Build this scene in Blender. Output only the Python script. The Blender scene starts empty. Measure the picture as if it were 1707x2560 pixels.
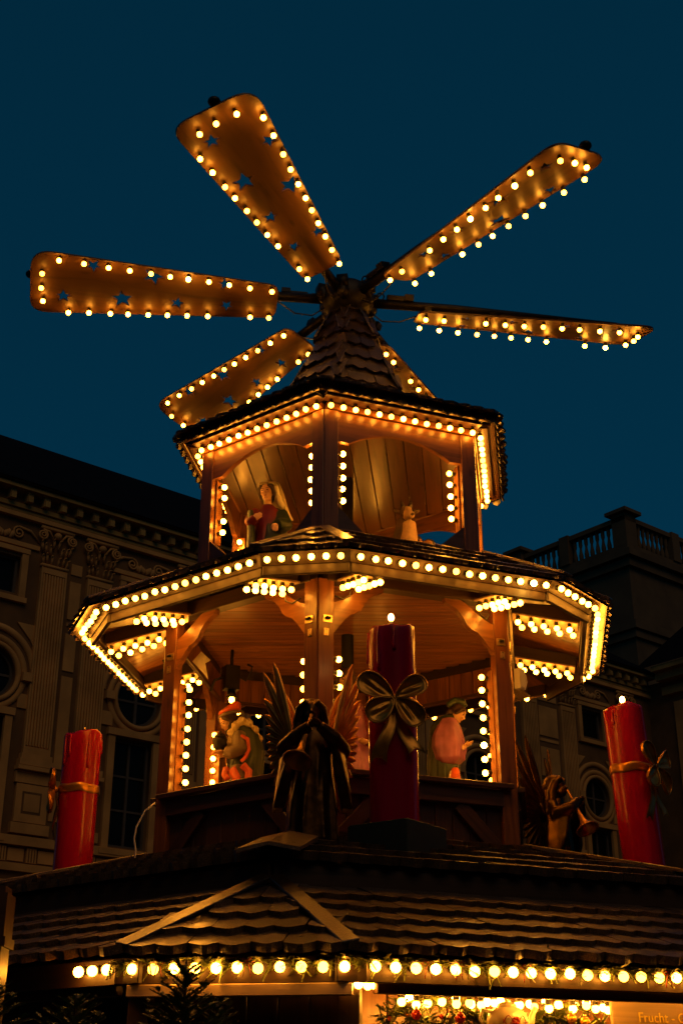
import bpy, bmesh, math, random
from mathutils import Vector, Matrix, noise
random.seed(7)
sc = bpy.context.scene
col = sc.collection
R = math.radians

# ---------------------------------------------------------------- camera
CAM = Vector((0, -10, 1.6))
PITCH, ROLL, YAW = 0.4268, 0.0011, -0.0050
cam = bpy.data.cameras.new('camera')
cam.sensor_fit = 'HORIZONTAL'; cam.sensor_width = 24.0; cam.lens = 45.775
cam.clip_start = 0.05; cam.clip_end = 3000
camo = bpy.data.objects.new('camera', cam); col.objects.link(camo)
_f = Vector((math.sin(YAW)*math.cos(PITCH), math.cos(YAW)*math.cos(PITCH), math.sin(PITCH)))
_r = Vector((math.cos(YAW), -math.sin(YAW), 0)); _u = _r.cross(_f)
_r2 = _r*math.cos(ROLL)+_u*math.sin(ROLL); _u2 = -_r*math.sin(ROLL)+_u*math.cos(ROLL)
camo.matrix_world = Matrix(((_r2.x,_u2.x,-_f.x,CAM.x),(_r2.y,_u2.y,-_f.y,CAM.y),(_r2.z,_u2.z,-_f.z,CAM.z),(0,0,0,1)))
sc.camera = camo

# ---------------------------------------------------------------- sky: deep blue dusk
w = bpy.data.worlds.new('World'); sc.world = w; w.use_nodes = True
nt = w.node_tree; nt.nodes.clear()
out = nt.nodes.new('ShaderNodeOutputWorld'); bg = nt.nodes.new('ShaderNodeBackground')
sky = nt.nodes.new('ShaderNodeTexSky'); sky.sky_type = 'NISHITA'; sky.sun_disc = False
sky.sun_elevation = R(2.0); sky.sun_rotation = R(200); sky.altitude = 500; sky.air_density = 1.0; sky.ozone_density = 3.0
bw = nt.nodes.new('ShaderNodeRGBToBW'); tint = nt.nodes.new('ShaderNodeVectorMath'); tint.operation = 'SCALE'
tint.inputs[0].default_value = (0.012, 0.465, 0.98)
pw = nt.nodes.new('ShaderNodeMath'); pw.operation = 'POWER'; pw.inputs[1].default_value = 0.35
nt.links.new(sky.outputs[0], bw.inputs[0]); nt.links.new(bw.outputs[0], pw.inputs[0]); nt.links.new(pw.outputs[0], tint.inputs['Scale'])
nt.links.new(tint.outputs[0], bg.inputs[0]); bg.inputs[1].default_value = 0.067
nt.links.new(bg.outputs[0], out.inputs[0])

# weak warm glow of the town from behind the camera (very dim, soft)
sun = bpy.data.lights.new('sun', 'SUN'); sun.energy = 0.23; sun.angle = R(40); sun.color = (1.0, 0.60, 0.27)
suno = bpy.data.objects.new('sun', sun); col.objects.link(suno)
suno.rotation_euler = Vector((-0.22, 0.70, -0.68)).to_track_quat('-Z', 'Y').to_euler()

sc.view_settings.view_transform = 'Standard'; sc.view_settings.look = 'None'
sc.view_settings.exposure = 0.0; sc.view_settings.gamma = 1.0; sc.view_settings.use_curve_mapping = False
sc.render.engine = 'CYCLES'
cy = sc.cycles
cy.use_light_tree = True; cy.max_bounces = 6; cy.diffuse_bounces = 4; cy.glossy_bounces = 3; cy.transmission_bounces = 2
cy.sample_clamp_indirect = 3.0; cy.use_denoising = True; cy.caustics_reflective = False; cy.caustics_refractive = False
try: cy.denoiser = 'OPENIMAGEDENOISE'
except Exception: pass

# ---------------------------------------------------------------- materials
MATS = {}
def _mat(name):
    m = bpy.data.materials.new(name); m.use_nodes = True; n = m.node_tree; n.nodes.clear()
    o = n.nodes.new('ShaderNodeOutputMaterial'); b = n.nodes.new('ShaderNodeBsdfPrincipled'); n.links.new(b.outputs[0], o.inputs[0])
    MATS[name] = m
    return m, n, b
def N(n, t, **k):
    x = n.nodes.new(t)
    for a, v in k.items(): setattr(x, a, v)
    return x
def coords(n, scale, rnd=7.0):
    tc = N(n, 'ShaderNodeTexCoord'); mp = N(n, 'ShaderNodeMapping'); mp.inputs['Scale'].default_value = scale
    oi = N(n, 'ShaderNodeObjectInfo'); mu = N(n, 'ShaderNodeMath', operation='MULTIPLY'); mu.inputs[1].default_value = rnd
    ad = N(n, 'ShaderNodeVectorMath', operation='ADD')
    n.links.new(oi.outputs['Random'], mu.inputs[0]); n.links.new(tc.outputs['Object'], ad.inputs[0]); n.links.new(mu.outputs[0], ad.inputs[1])
    n.links.new(ad.outputs[0], mp.inputs[0])
    return mp.outputs[0], oi.outputs['Random']
def ramp(n, src, stops):
    r = N(n, 'ShaderNodeValToRGB'); e = r.color_ramp.elements
    while len(e) < len(stops): e.new(0.5)
    for i, (p, c) in enumerate(stops): e[i].position = p; e[i].color = (*c, 1)
    n.links.new(src, r.inputs[0]); return r.outputs[0]
def bump(n, b, src, strength, dist=0.01):
    bu = N(n, 'ShaderNodeBump'); bu.inputs['Strength'].default_value = strength; bu.inputs['Distance'].default_value = dist
    n.links.new(src, bu.inputs['Height']); n.links.new(bu.outputs[0], b.inputs['Normal'])
def vary(n, colr, rnd, amt):
    h = N(n, 'ShaderNodeHueSaturation'); mr = N(n, 'ShaderNodeMapRange')
    mr.inputs['To Min'].default_value = 1-amt; mr.inputs['To Max'].default_value = 1+amt
    n.links.new(rnd, mr.inputs['Value']); n.links.new(mr.outputs[0], h.inputs['Value']); n.links.new(colr, h.inputs['Color'])
    return h.outputs[0]
def wood(name, c1, c2, rough=0.35, coat=0.3, amt=0.22, knots=True, grain=(1.6, 26, 26)):
    m, n, b = _mat(name)
    v, rnd = coords(n, grain)
    nz = N(n, 'ShaderNodeTexNoise'); nz.inputs['Scale'].default_value = 1.0; nz.inputs['Detail'].default_value = 5; nz.inputs['Distortion'].default_value = 0.8
    n.links.new(v, nz.inputs['Vector'])
    cr = ramp(n, nz.outputs['Fac'], [(0.3, c2), (0.52, c1), (0.75, tuple(x*1.18 for x in c1))])
    if knots:
        v2, _ = coords(n, (3.2, 9, 9), 13.0)
        vo = N(n, 'ShaderNodeTexVoronoi'); vo.inputs['Scale'].default_value = 0.8; n.links.new(v2, vo.inputs['Vector'])
        kr = ramp(n, vo.outputs['Distance'], [(0.05, (0.35, 0.3, 0.25)), (0.16, (1, 1, 1))])
        mx = N(n, 'ShaderNodeMix', data_type='RGBA', blend_type='MULTIPLY'); mx.inputs['Factor'].default_value = 0.8
        n.links.new(cr, mx.inputs['A']); n.links.new(kr, mx.inputs['B']); cr = mx.outputs['Result']
    cr = vary(n, cr, rnd, amt)
    n.links.new(cr, b.inputs['Base Color'])
    b.inputs['Roughness'].default_value = rough; b.inputs['Coat Weight'].default_value = coat; b.inputs['Coat Roughness'].default_value = 0.22
    bump(n, b, nz.outputs['Fac'], 0.25, 0.004)
    return m
def plain(name, c, rough=0.5, metal=0.0, noise_amt=0.25, nscale=8.0, bmp=0.1, coat=0.0, spec=0.5):
    m, n, b = _mat(name)
    v, rnd = coords(n, (1, 1, 1))
    nz = N(n, 'ShaderNodeTexNoise'); nz.inputs['Scale'].default_value = nscale; nz.inputs['Detail'].default_value = 4
    n.links.new(v, nz.inputs['Vector'])
    cr = ramp(n, nz.outputs['Fac'], [(0.3, tuple(x*(1-noise_amt) for x in c)), (0.7, tuple(x*(1+noise_amt) for x in c))])
    n.links.new(cr, b.inputs['Base Color']); b.inputs['Roughness'].default_value = rough; b.inputs['Metallic'].default_value = metal
    b.inputs['Coat Weight'].default_value = coat; b.inputs['Coat Roughness'].default_value = 0.12; b.inputs['Specular IOR Level'].default_value = spec
    if bmp: bump(n, b, nz.outputs['Fac'], bmp, 0.01)
    return m
def emit(name, c, s):
    m, n, b = _mat(name); n.nodes.remove(b)
    e = N(n, 'ShaderNodeEmission'); e.inputs[0].default_value = (*c, 1)
    oi = N(n, 'ShaderNodeObjectInfo'); mr = N(n, 'ShaderNodeMapRange'); mr.inputs['To Min'].default_value = 0.5*s; mr.inputs['To Max'].default_value = 1.45*s
    n.links.new(oi.outputs['Random'], mr.inputs['Value']); n.links.new(mr.outputs[0], e.inputs[1])
    o = [x for x in n.nodes if x.type == 'OUTPUT_MATERIAL'][0]; n.links.new(e.outputs[0], o.inputs[0]); return m

wood('pine', (0.26, 0.105, 0.030), (0.145, 0.052, 0.014), 0.33, 0.35)
wood('post_wood', (0.185, 0.066, 0.018), (0.098, 0.032, 0.009), 0.34, 0.18, 0.15)
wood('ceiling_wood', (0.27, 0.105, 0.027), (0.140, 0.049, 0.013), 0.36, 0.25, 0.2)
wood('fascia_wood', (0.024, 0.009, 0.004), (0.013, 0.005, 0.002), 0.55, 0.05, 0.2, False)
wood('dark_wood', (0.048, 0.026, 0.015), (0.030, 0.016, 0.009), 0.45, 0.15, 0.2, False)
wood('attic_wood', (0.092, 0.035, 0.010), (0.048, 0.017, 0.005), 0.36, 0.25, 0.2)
wood('brown_wood', (0.070, 0.029, 0.014), (0.040, 0.016, 0.008), 0.40, 0.2, 0.2, False)
wood('plywood', (0.112, 0.052, 0.015), (0.050, 0.022, 0.006), 0.46, 0.12, 0.10, True, (1.4, 9, 9))
wood('strip_wood', (0.42, 0.30, 0.18), (0.34, 0.24, 0.14), 0.45, 0.1, 0.1, False)
emit('bulb_glow', (1.0, 0.335, 0.023), 42.0)
emit('bulb_strong', (1.0, 0.35, 0.026), 75.0)
emit('bulb_bright', (1.0, 0.46, 0.05), 110.0)
emit('bulb_inner', (1.0, 0.36, 0.03), 95.0)
emit('flame_lamp', (1.0, 0.45, 0.09), 40.0)
plain('socket', (0.012, 0.011, 0.010), 0.5, 0, 0.1, 8, 0)
plain('black_metal', (0.02, 0.018, 0.016), 0.45, 0.6, 0.3)
plain('brass', (0.75, 0.55, 0.28), 0.35, 0.9, 0.15)
plain('gold', (0.52, 0.235, 0.03), 0.34, 0.78, 0.30, 14, 0.15)
plain('bronze', (0.07, 0.030, 0.005), 0.34, 0.85, 0.45, 18, 0.2)
plain('dark_bronze', (0.075, 0.036, 0.004), 0.38, 1.0, 0.45, 18, 0.2)
plain('white_plastic', (0.72, 0.66, 0.52), 0.5, 0, 0.05, 5, 0)
plain('paper', (0.78, 0.72, 0.62), 0.8, 0, 0.1, 30, 0)
plain('skin', (0.62, 0.36, 0.20), 0.45, 0, 0.06, 9, 0)
plain('veil', (0.85, 0.76, 0.52), 0.5, 0, 0.08, 9, 0.1)
plain('hair', (0.045, 0.022, 0.014), 0.5, 0, 0.4, 40, 0.3)
plain('eye', (0.01, 0.008, 0.008), 0.3, 0, 0, 4, 0)
plain('lips', (0.42, 0.10, 0.06), 0.5, 0, 0, 4, 0)
plain('red_robe', (0.135, 0.010, 0.014), 0.42, 0, 0.3, 10, 0.15)
plain('green_robe', (0.022, 0.040, 0.018), 0.42, 0, 0.35, 8, 0.15)
plain('orange_cloth', (0.62, 0.10, 0.02), 0.42, 0, 0.25, 9, 0.1)
plain('ermine', (0.72, 0.58, 0.30), 0.75, 0, 0.25, 45, 0.4)
plain('grey_cloth', (0.20, 0.15, 0.10), 0.5, 0, 0.3, 9, 0.1)
plain('pink_cloth', (0.30, 0.10, 0.20), 0.45, 0, 0.3, 9, 0.12)
plain('fur_tan', (0.52, 0.33, 0.15), 0.65, 0, 0.25, 16, 0.3)
plain('fur_dark', (0.09, 0.05, 0.025), 0.65, 0, 0.4, 16, 0.3)
plain('horn', (0.05, 0.035, 0.03), 0.4, 0, 0.3, 16, 0.1)
plain('ribbon_red', (0.38, 0.012, 0.02), 0.4, 0, 0.2, 9, 0)
plain('crate_green', (0.010, 0.018, 0.010), 0.7, 0, 0.3, 6, 0.1)
plain('plaster_dark', (0.165, 0.082, 0.022), 0.9, 0, 0.25, 1.6, 0.1)
plain('plaster', (0.56, 0.285, 0.072), 0.9, 0, 0.22, 1.3, 0.1)
plain('plaster_olive', (0.34, 0.21, 0.05), 0.9, 0, 0.3, 1.8, 0.1)
plain('stone_grey', (0.11, 0.068, 0.026), 0.9, 0, 0.25, 0.9, 0.1)
plain('roof_dark', (0.008, 0.005, 0.003), 0.9, 0, 0.3, 3, 0.2, 0, 0.05)
plain('window_frame', (0.075, 0.060, 0.042), 0.7, 0, 0.2, 3, 0)
plain('window_glass', (0.008, 0.010, 0.009), 0.25, 0, 0.2, 0.7, 0.02, 0, 0.12)
plain('asphalt', (0.05, 0.048, 0.046), 0.6, 0, 0.3, 3, 0.2)
plain('ceramic', (0.72, 0.64, 0.52), 0.25, 0, 0.04, 5, 0, 0.4)
plain('letter_yellow', (0.88, 0.66, 0.10), 0.5, 0, 0.05, 5, 0)
plain('bark', (0.07, 0.045, 0.03), 0.85, 0, 0.4, 20, 0.5)
plain('needle', (0.10, 0.17, 0.05), 0.5, 0, 0.5, 3, 0)
plain('needle_garland', (0.17, 0.21, 0.05), 0.5, 0, 0.5, 5, 0)
plain('glass_ball', (0.45, 0.03, 0.02), 0.12, 0.6, 0.1, 5, 0)

def _candle():
    m, n, b = _mat('red_wax')
    v, rnd = coords(n, (9, 9, 0.9)); nz = N(n, 'ShaderNodeTexNoise'); nz.inputs['Scale'].default_value = 1.0; nz.inputs['Detail'].default_value = 4
    n.links.new(v, nz.inputs['Vector'])
    n.links.new(ramp(n, nz.outputs['Fac'], [(0.3, (0.25, 0.002, 0.020)), (0.7, (0.38, 0.003, 0.034))]), b.inputs['Base Color'])
    b.inputs['Roughness'].default_value = 0.22; b.inputs['Coat Weight'].default_value = 0.10; b.inputs['Coat Roughness'].default_value = 0.12
    b.inputs['Specular IOR Level'].default_value = 0.35
    bump(n, b, nz.outputs['Fac'], 0.35, 0.012)
_candle()
def _shingle(name='shingle', dim=1.0):
    m, n, b = _mat(name)
    v, rnd = coords(n, (1, 1, 1)); nz = N(n, 'ShaderNodeTexNoise'); nz.inputs['Scale'].default_value = 160; nz.inputs['Detail'].default_value = 3
    n.links.new(v, nz.inputs['Vector'])
    n2 = N(n, 'ShaderNodeTexNoise'); n2.inputs['Scale'].default_value = 9; n2.inputs['Detail'].default_value = 4; n.links.new(v, n2.inputs['Vector'])
    c = ramp(n, nz.outputs['Fac'], [(0.38, (0.044*dim, 0.026*dim, 0.013*dim)), (0.55, (0.11*dim, 0.064*dim, 0.030*dim)), (0.72, (0.22*dim, 0.128*dim, 0.058*dim))])
    c2 = ramp(n, n2.outputs['Fac'], [(0.3, (0.6, 0.6, 0.6)), (0.7, (1.15, 1.12, 1.08))])
    mx = N(n, 'ShaderNodeMix', data_type='RGBA', blend_type='MULTIPLY'); mx.inputs['Factor'].default_value = 1
    n.links.new(c, mx.inputs['A']); n.links.new(c2, mx.inputs['B'])
    n.links.new(vary(n, mx.outputs['Result'], rnd, 0.45), b.inputs['Base Color'])
    rr = N(n, 'ShaderNodeMapRange'); rr.inputs['To Min'].default_value = 0.20; rr.inputs['To Max'].default_value = 0.45
    n.links.new(n2.outputs['Fac'], rr.inputs['Value']); n.links.new(rr.outputs[0], b.inputs['Roughness'])
    b.inputs['Coat Weight'].default_value = 0.75; b.inputs['Coat Roughness'].default_value = 0.20
    bump(n, b, nz.outputs['Fac'], 0.6, 0.006)
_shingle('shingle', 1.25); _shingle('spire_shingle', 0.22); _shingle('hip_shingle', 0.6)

# ---------------------------------------------------------------- helpers
WM = {}
def link(name, data, parent=None, M=None, kind=None):
    o = bpy.data.objects.new(name, data); col.objects.link(o)
    M = M or Matrix.Identity(4); WM[o] = M
    if parent is not None:
        o.parent = parent; o.matrix_basis = WM[parent].inverted() @ M
    else: o.matrix_basis = M
    if kind: o['kind'] = kind
    return o
def thing(name, label, cat, loc=(0, 0, 0), group=None, rz=0.0):
    M = Matrix.Translation(loc) @ Matrix.Rotation(rz, 4, 'Z')
    o = link(name, None, None, M); o.empty_display_size = 0.1
    o['label'] = label; o['category'] = cat
    if group: o['group'] = group
    return o
def tag(o, label, cat, group=None):
    o['label'] = label; o['category'] = cat
    if group: o['group'] = group
    return o
def mesh(name, verts, faces, mat, smooth=False):
    me = bpy.data.meshes.new(name); me.from_pydata([tuple(v) for v in verts], [], faces); me.update()
    for m in (mat if isinstance(mat, (list, tuple)) else [mat]): me.materials.append(MATS[m])
    if smooth: me.polygons.foreach_set('use_smooth', [True]*len(me.polygons))
    return me
def fix(me):
    bm = bmesh.new(); bm.from_mesh(me); bmesh.ops.recalc_face_normals(bm, faces=bm.faces); bm.to_mesh(me); bm.free(); return me
def frame(o, x, y, z):
    return Matrix(((x.x, y.x, z.x, o.x), (x.y, y.y, z.y, o.y), (x.z, y.z, z.z, o.z), (0, 0, 0, 1)))
_BOX = {}
def boxmesh(l, w_, h, mat, c=0.004):
    key = (round(l, 3), round(w_, 3), round(h, 3), mat)
    if key in _BOX: return _BOX[key]
    c = min(c, w_*0.2, h*0.2, l*0.2); pts = []
    for sx in (0, 1):
        for sy in (-1, 1):
            for sz in (-1, 1):
                x, y, z = sx*l, sy*w_/2, sz*h/2; ix = c if sx == 0 else -c
                pts += [(x, y-sy*c, z-sz*c), (x+ix, y, z-sz*c), (x+ix, y-sy*c, z)]
    bm = bmesh.new()
    for p in pts: bm.verts.new(p)
    bmesh.ops.convex_hull(bm, input=bm.verts)
    bmesh.ops.dissolve_limit(bm, angle_limit=0.01, verts=bm.verts, edges=bm.edges)
    me = bpy.data.meshes.new('board'); bm.to_mesh(me); bm.free(); me.materials.append(MATS[mat]); _BOX[key] = me
    return me
def board(name, p0, p1, wd, th, nrm, mat, parent, c=0.004):
    """board from p0 to p1 (centre line), width wd, thickness th along nrm; grain along its length"""
    p0 = Vector(p0); p1 = Vector(p1); x = p1-p0; L = x.length; x.normalize()
    z = Vector(nrm); z = (z - x*z.dot(x)).normalized(); y = z.cross(x)
    return link(name, boxmesh(L, wd, th, mat, c), parent, frame(p0, x, y, z))
def prism(name, poly, th, F, mat, parent, kind=None):
    """polygon in frame F's XY plane, front at z=0, extruded back by th"""
    n = len(poly); v = [(p[0], p[1], 0) for p in poly]+[(p[0], p[1], -th) for p in poly]
    f = [list(range(n)), list(range(2*n-1, n-1, -1))]+[[i, n+i, n+(i+1) % n, (i+1) % n] for i in range(n)]
    return link(name, fix(mesh(name, v, f, mat)), parent, F, kind)
def curve_mesh(name, loops, th, mat):
    """filled outline with holes, extruded: z in 0..-th"""
    cu = bpy.data.curves.new('outline', 'CURVE'); cu.dimensions = '2D'; cu.fill_mode = 'BOTH'; cu.extrude = th/2
    for lp in loops:
        s = cu.splines.new('POLY'); s.points.add(len(lp)-1); s.use_cyclic_u = True
        for i, p in enumerate(lp): s.points[i].co = (p[0], p[1], 0, 1)
    o = bpy.data.objects.new('outline', cu); col.objects.link(o)
    dg = bpy.context.evaluated_depsgraph_get(); me = bpy.data.meshes.new_from_object(o.evaluated_get(dg))
    bpy.data.objects.remove(o); bpy.data.curves.remove(cu)
    for v in me.vertices: v.co.z -= th/2
    me.name = name; me.materials.clear(); me.materials.append(MATS[mat]); return me
def text_mesh(body, size, th, mat):
    cu = bpy.data.curves.new('lettering', 'FONT'); cu.body = body; cu.size = size; cu.extrude = th/2
    o = bpy.data.objects.new('lettering', cu); col.objects.link(o)
    dg = bpy.context.evaluated_depsgraph_get(); me = bpy.data.meshes.new_from_object(o.evaluated_get(dg))
    bpy.data.objects.remove(o); bpy.data.curves.remove(cu); me.materials.clear(); me.materials.append(MATS[mat]); return me
class MB:
    """collects pieces into one mesh"""
    def __init__(s): s.v = []; s.f = []
    def add(s, v, f):
        k = len(s.v); s.v += [tuple(x) for x in v]; s.f += [[i+k for i in q] for q in f]; return s
    def box(s, F, x0, x1, y0, y1, z0, z1):
        v = [F @ Vector(p) for p in ((x0,y0,z0),(x1,y0,z0),(x1,y1,z0),(x0,y1,z0),(x0,y0,z1),(x1,y0,z1),(x1,y1,z1),(x0,y1,z1))]
        return s.add(v, [[3,2,1,0],[4,5,6,7],[0,1,5,4],[1,2,6,5],[2,3,7,6],[3,0,4,7]])
    def tube(s, pts, rad, n=10, cap=True):
        pts = [Vector(p) for p in pts]; m = len(pts)
        rad = rad if isinstance(rad, (list, tuple)) else [rad]*m
        t0 = (pts[1]-pts[0]).normalized(); up = Vector((0, 0, 1)) if abs(t0.z) < 0.9 else Vector((1, 0, 0))
        nx = (up - t0*up.dot(t0)).normalized(); v = []
        for i, p in enumerate(pts):
            t = (pts[min(i+1, m-1)]-pts[max(i-1, 0)]).normalized(); nx = (nx - t*nx.dot(t)).normalized(); ny = t.cross(nx)
            rr = rad[i]; ra, rb = rr if isinstance(rr, tuple) else (rr, rr)
            v += [p+nx*math.cos(a)*ra+ny*math.sin(a)*rb for a in (2*math.pi*j/n for j in range(n))]
        f = [[i*n+j, i*n+(j+1) % n, (i+1)*n+(j+1) % n, (i+1)*n+j] for i in range(m-1) for j in range(n)]
        if cap: f += [list(range(n-1, -1, -1)), list(range((m-1)*n, m*n))]
        return s.add(v, f)
    def ball(s, c, r, n=12, m=8, rot=None):
        c = Vector(c); r = r if isinstance(r, (list, tuple)) else (r, r, r); v = []; 
        for i in range(1, m):
            a = math.pi*i/m
            v += [Vector((math.sin(a)*math.cos(2*math.pi*j/n)*r[0], math.sin(a)*math.sin(2*math.pi*j/n)*r[1], math.cos(a)*r[2])) for j in range(n)]
        v += [Vector((0, 0, r[2])), Vector((0, 0, -r[2]))]
        if rot is not None: v = [rot @ q for q in v]
        f = [[i*n+j, (i+1)*n+j, (i+1)*n+(j+1) % n, i*n+(j+1) % n] for i in range(m-2) for j in range(n)]
        k = (m-1)*n; f += [[k, j, (j+1) % n] for j in range(n)]+[[k+1, (m-2)*n+(j+1) % n, (m-2)*n+j] for j in range(n)]
        return s.add([c+q for q in v], f)
    def loft(s, rings, n=32, cap=True):
        """rings: (cx,cy,cz,rx,ry,fold,freq,phase) stacked"""
        v = []
        for (cx, cy, cz, rx, ry, fo, fr, ph) in rings:
            fo *= 1.6
            for j in range(n):
                a = 2*math.pi*j/n; k = 1+fo*math.sin(fr*a+ph)+fo*0.5*math.sin((fr*2+1)*a+ph*1.7)
                v.append((cx+rx*k*math.cos(a), cy+ry*k*math.sin(a), cz))
        m = len(rings); f = [[i*n+j, i*n+(j+1) % n, (i+1)*n+(j+1) % n, (i+1)*n+j] for i in range(m-1) for j in range(n)]
        if cap: f += [list(range(n-1, -1, -1)), list(range((m-1)*n, m*n))]
        return s.add(v, f)
    def build(s, name, mat, parent=None, M=None, smooth=True, kind=None):
        me = fix(mesh(name, s.v, s.f, mat, smooth)); return link(name, me, parent, M, kind)
    def fused(s, name, mat, parent=None, M=None, voxel=0.01, smooth_it=3):
        """one continuous skin over the pieces"""
        me = mesh(name, s.v, s.f, mat); o = bpy.data.objects.new('skin', fix(me)); col.objects.link(o)
        r = o.modifiers.new('r', 'REMESH'); r.mode = 'VOXEL'; r.voxel_size = voxel; r.use_smooth_shade = True
        if smooth_it:
            q = o.modifiers.new('s', 'SMOOTH'); q.iterations = smooth_it; q.factor = 0.5
        dg = bpy.context.evaluated_depsgraph_get(); nm = bpy.data.meshes.new_from_object(o.evaluated_get(dg))
        bpy.data.objects.remove(o); nm.name = name; nm.materials.clear(); nm.materials.append(MATS[mat])
        nm.polygons.foreach_set('use_smooth', [True]*len(nm.polygons))
        return link(name, nm, parent, M)

# bulbs: globe and socket, axis +Z points away from the fitting, origin at the globe's centre
def bulbmesh(glow, r=0.0222):
    bm = bmesh.new(); bmesh.ops.create_icosphere(bm, subdivisions=2, radius=r)
    for f in bm.faces: f.smooth = True
    k = len(bm.faces)
    n = 10
    rings = [(-0.60*r, 0.62*r), (-0.92*r, 0.66*r), (-1.0*r, 0.74*r), (-2.1*r, 0.74*r), (-2.1*r, 0.02*r)]; vs = []
    for z, q in rings: vs.append([bm.verts.new((q*math.cos(2*math.pi*j/n), q*math.sin(2*math.pi*j/n), z)) for j in range(n)])
    for a, b in zip(vs, vs[1:]):
        for j in range(n):
            f = bm.faces.new((a[j], b[j], b[(j+1) % n], a[(j+1) % n])); f.material_index = 1
    bmesh.ops.recalc_face_normals(bm, faces=bm.faces)
    me = bpy.data.meshes.new('bulb'); bm.to_mesh(me); bm.free()
    me.materials.append(MATS[glow]); me.materials.append(MATS['socket']); return me
BULB = bulbmesh('bulb_glow'); BULBX = bulbmesh('bulb_bright'); BULBI = bulbmesh('bulb_inner', 0.022); BULBS = bulbmesh('bulb_glow', 0.0218); BULBT = bulbmesh('bulb_strong', 0.0218); BULBB = bulbmesh('bulb_glow', 0.0255)
BRG = random.Random(77)
def bulb(pos, axis, parent, me=None):
    z = Vector(axis).normalized(); z = (z+Vector((BRG.gauss(0, .07), BRG.gauss(0, .07), BRG.gauss(0, .07)))).normalized(); pos = Vector(pos)+Vector((BRG.gauss(0, .0018), BRG.gauss(0, .0018), BRG.gauss(0, .0018)))
    x = Vector((0, 0, 1)).cross(z) if abs(z.z) < 0.95 else Vector((1, 0, 0)).cross(z)
    x.normalize(); return link('bulb', me or BULB, parent, frame(Vector(pos), x, z.cross(x), z))

# the pyramid's hexagon
DL = -0.1383
UP = Vector((0, 0, 1))
def vd(k): p = DL+R(60*k); return Vector((math.sin(p), -math.cos(p), 0))
def vt(k): p = DL+R(60*k); return Vector((math.cos(p), math.sin(p), 0))
def nv(k): return vd(k+0.5)
def tv(k): return vt(k+0.5)
def FP(k, A, t, z): return nv(k)*A + tv(k)*t + UP*z            # point on long face k
def CP(k, C, t, z): return vd(k)*C + vt(k)*t + UP*z            # point on cut corner k
def FF(k, A, z=0): return frame(nv(k)*A+UP*z, tv(k), UP.copy(), nv(k))
def CF(k, C, z=0): return frame(vd(k)*C+UP*z, vt(k), UP.copy(), vd(k))
def mir(poly): return [(-a, b) for a, b in poly][::-1]
C30 = math.cos(R(30)); T30 = math.tan(R(30))

# shingles
def shingle_mesh(wd, L, th, mat='shingle', seed=0):
    rg = random.Random(seed); n = 6; pts = [(-wd/2, L), (-wd/2, 0.10*L)]
    for i in range(1, n): a = i/n; pts.append((-wd/2+wd*a, 0.10*L-0.14*L*math.sin(math.pi*a)+rg.uniform(-1, 1)*0.006))
    pts += [(wd/2, 0.10*L), (wd/2, L)]
    m = len(pts); v = [(x, y, th*(1-0.75*max(0, y)/L)) for x, y in pts]+[(x, y, -th*0.2) for x, y in pts]
    f = [list(range(m)), list(range(2*m-1, m-1, -1))]+[[i, m+i, m+(i+1) % m, (i+1) % m] for i in range(m)]
    return fix(mesh('shingle', v, f, mat))
def shingle_spots(o, t, s, rows, expo, bounds, wd, seed=0, tilt=5.0):
    """o: eave mid point; t along the eave, s up the slope. returns matrices"""
    rg = random.Random(seed); nrm = t.cross(s).normalized(); Ms = []
    for r in range(rows):
        v = r*expo; a, b = bounds(v+expo*0.5); off = (r % 2)*0.5
        i0 = math.floor(a/wd)-1
        for i in range(i0, int((b-a)/wd)+i0+4):
            c = (i+off)*wd
            if c < a or c > b: continue
            p = o+t*(c+rg.uniform(-.006, .006))+s*(v+rg.uniform(-.009, .009))+nrm*0.012
            q = Matrix.Rotation(R(rg.uniform(-1.6, 1.6)), 4, nrm) @ Matrix.Rotation(R(tilt+rg.uniform(-1, 1)), 4, -t)
            Ms.append(Matrix.Translation(p) @ q @ frame(Vector((0, 0, 0)), t, s, nrm))
    return Ms
def shingles(Ms, meshes, parent):
    for i, M in enumerate(Ms): link('shingle', meshes[i % len(meshes)], parent, M)
def shingle_stuff(Ms, meshes, parent, name='shingle_field', mat='shingle'):
    b = MB()
    for i, M in enumerate(Ms):
        me = meshes[i % len(meshes)]; b.add([M @ v.co for v in me.vertices], [list(p.vertices) for p in me.polygons])
    return b.build(name, mat, parent, None, False, 'stuff')
# ================================================================= the setting
g = MB(); g.box(Matrix.Identity(4), -1500, 1500, -1500, 1500, -0.5, 0)
g.build('ground', 'asphalt', None, None, False, 'structure')

# the courtyard's other sides, behind and beside the camera
for nm_, x0, x1, y0, y1 in (('courtyard_wall', -40, 40, -36, -28), ('courtyard_wall', -40, -30, -28, 16), ('courtyard_wall', 30, 40, -28, 8)):
    g = MB(); g.box(Matrix.Identity(4), x0, x1, y0, y1, 0, 17)
    if x1-x0 > y1-y0:
        for i in range(16): g.box(Matrix.Identity(4), x0+3+i*4.7, x0+3.25+i*4.7, y1, y1+0.2, 0, 16)
    else:
        for i in range(8): g.box(Matrix.Identity(4), (x1 if x0 < 0 else x0-0.2), (x1+0.2 if x0 < 0 else x0), y0+2+i*4.7, y0+2.3+i*4.7, 0, 16)
    g.build(nm_, 'plaster_dark', None, None, False, 'structure')
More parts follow.
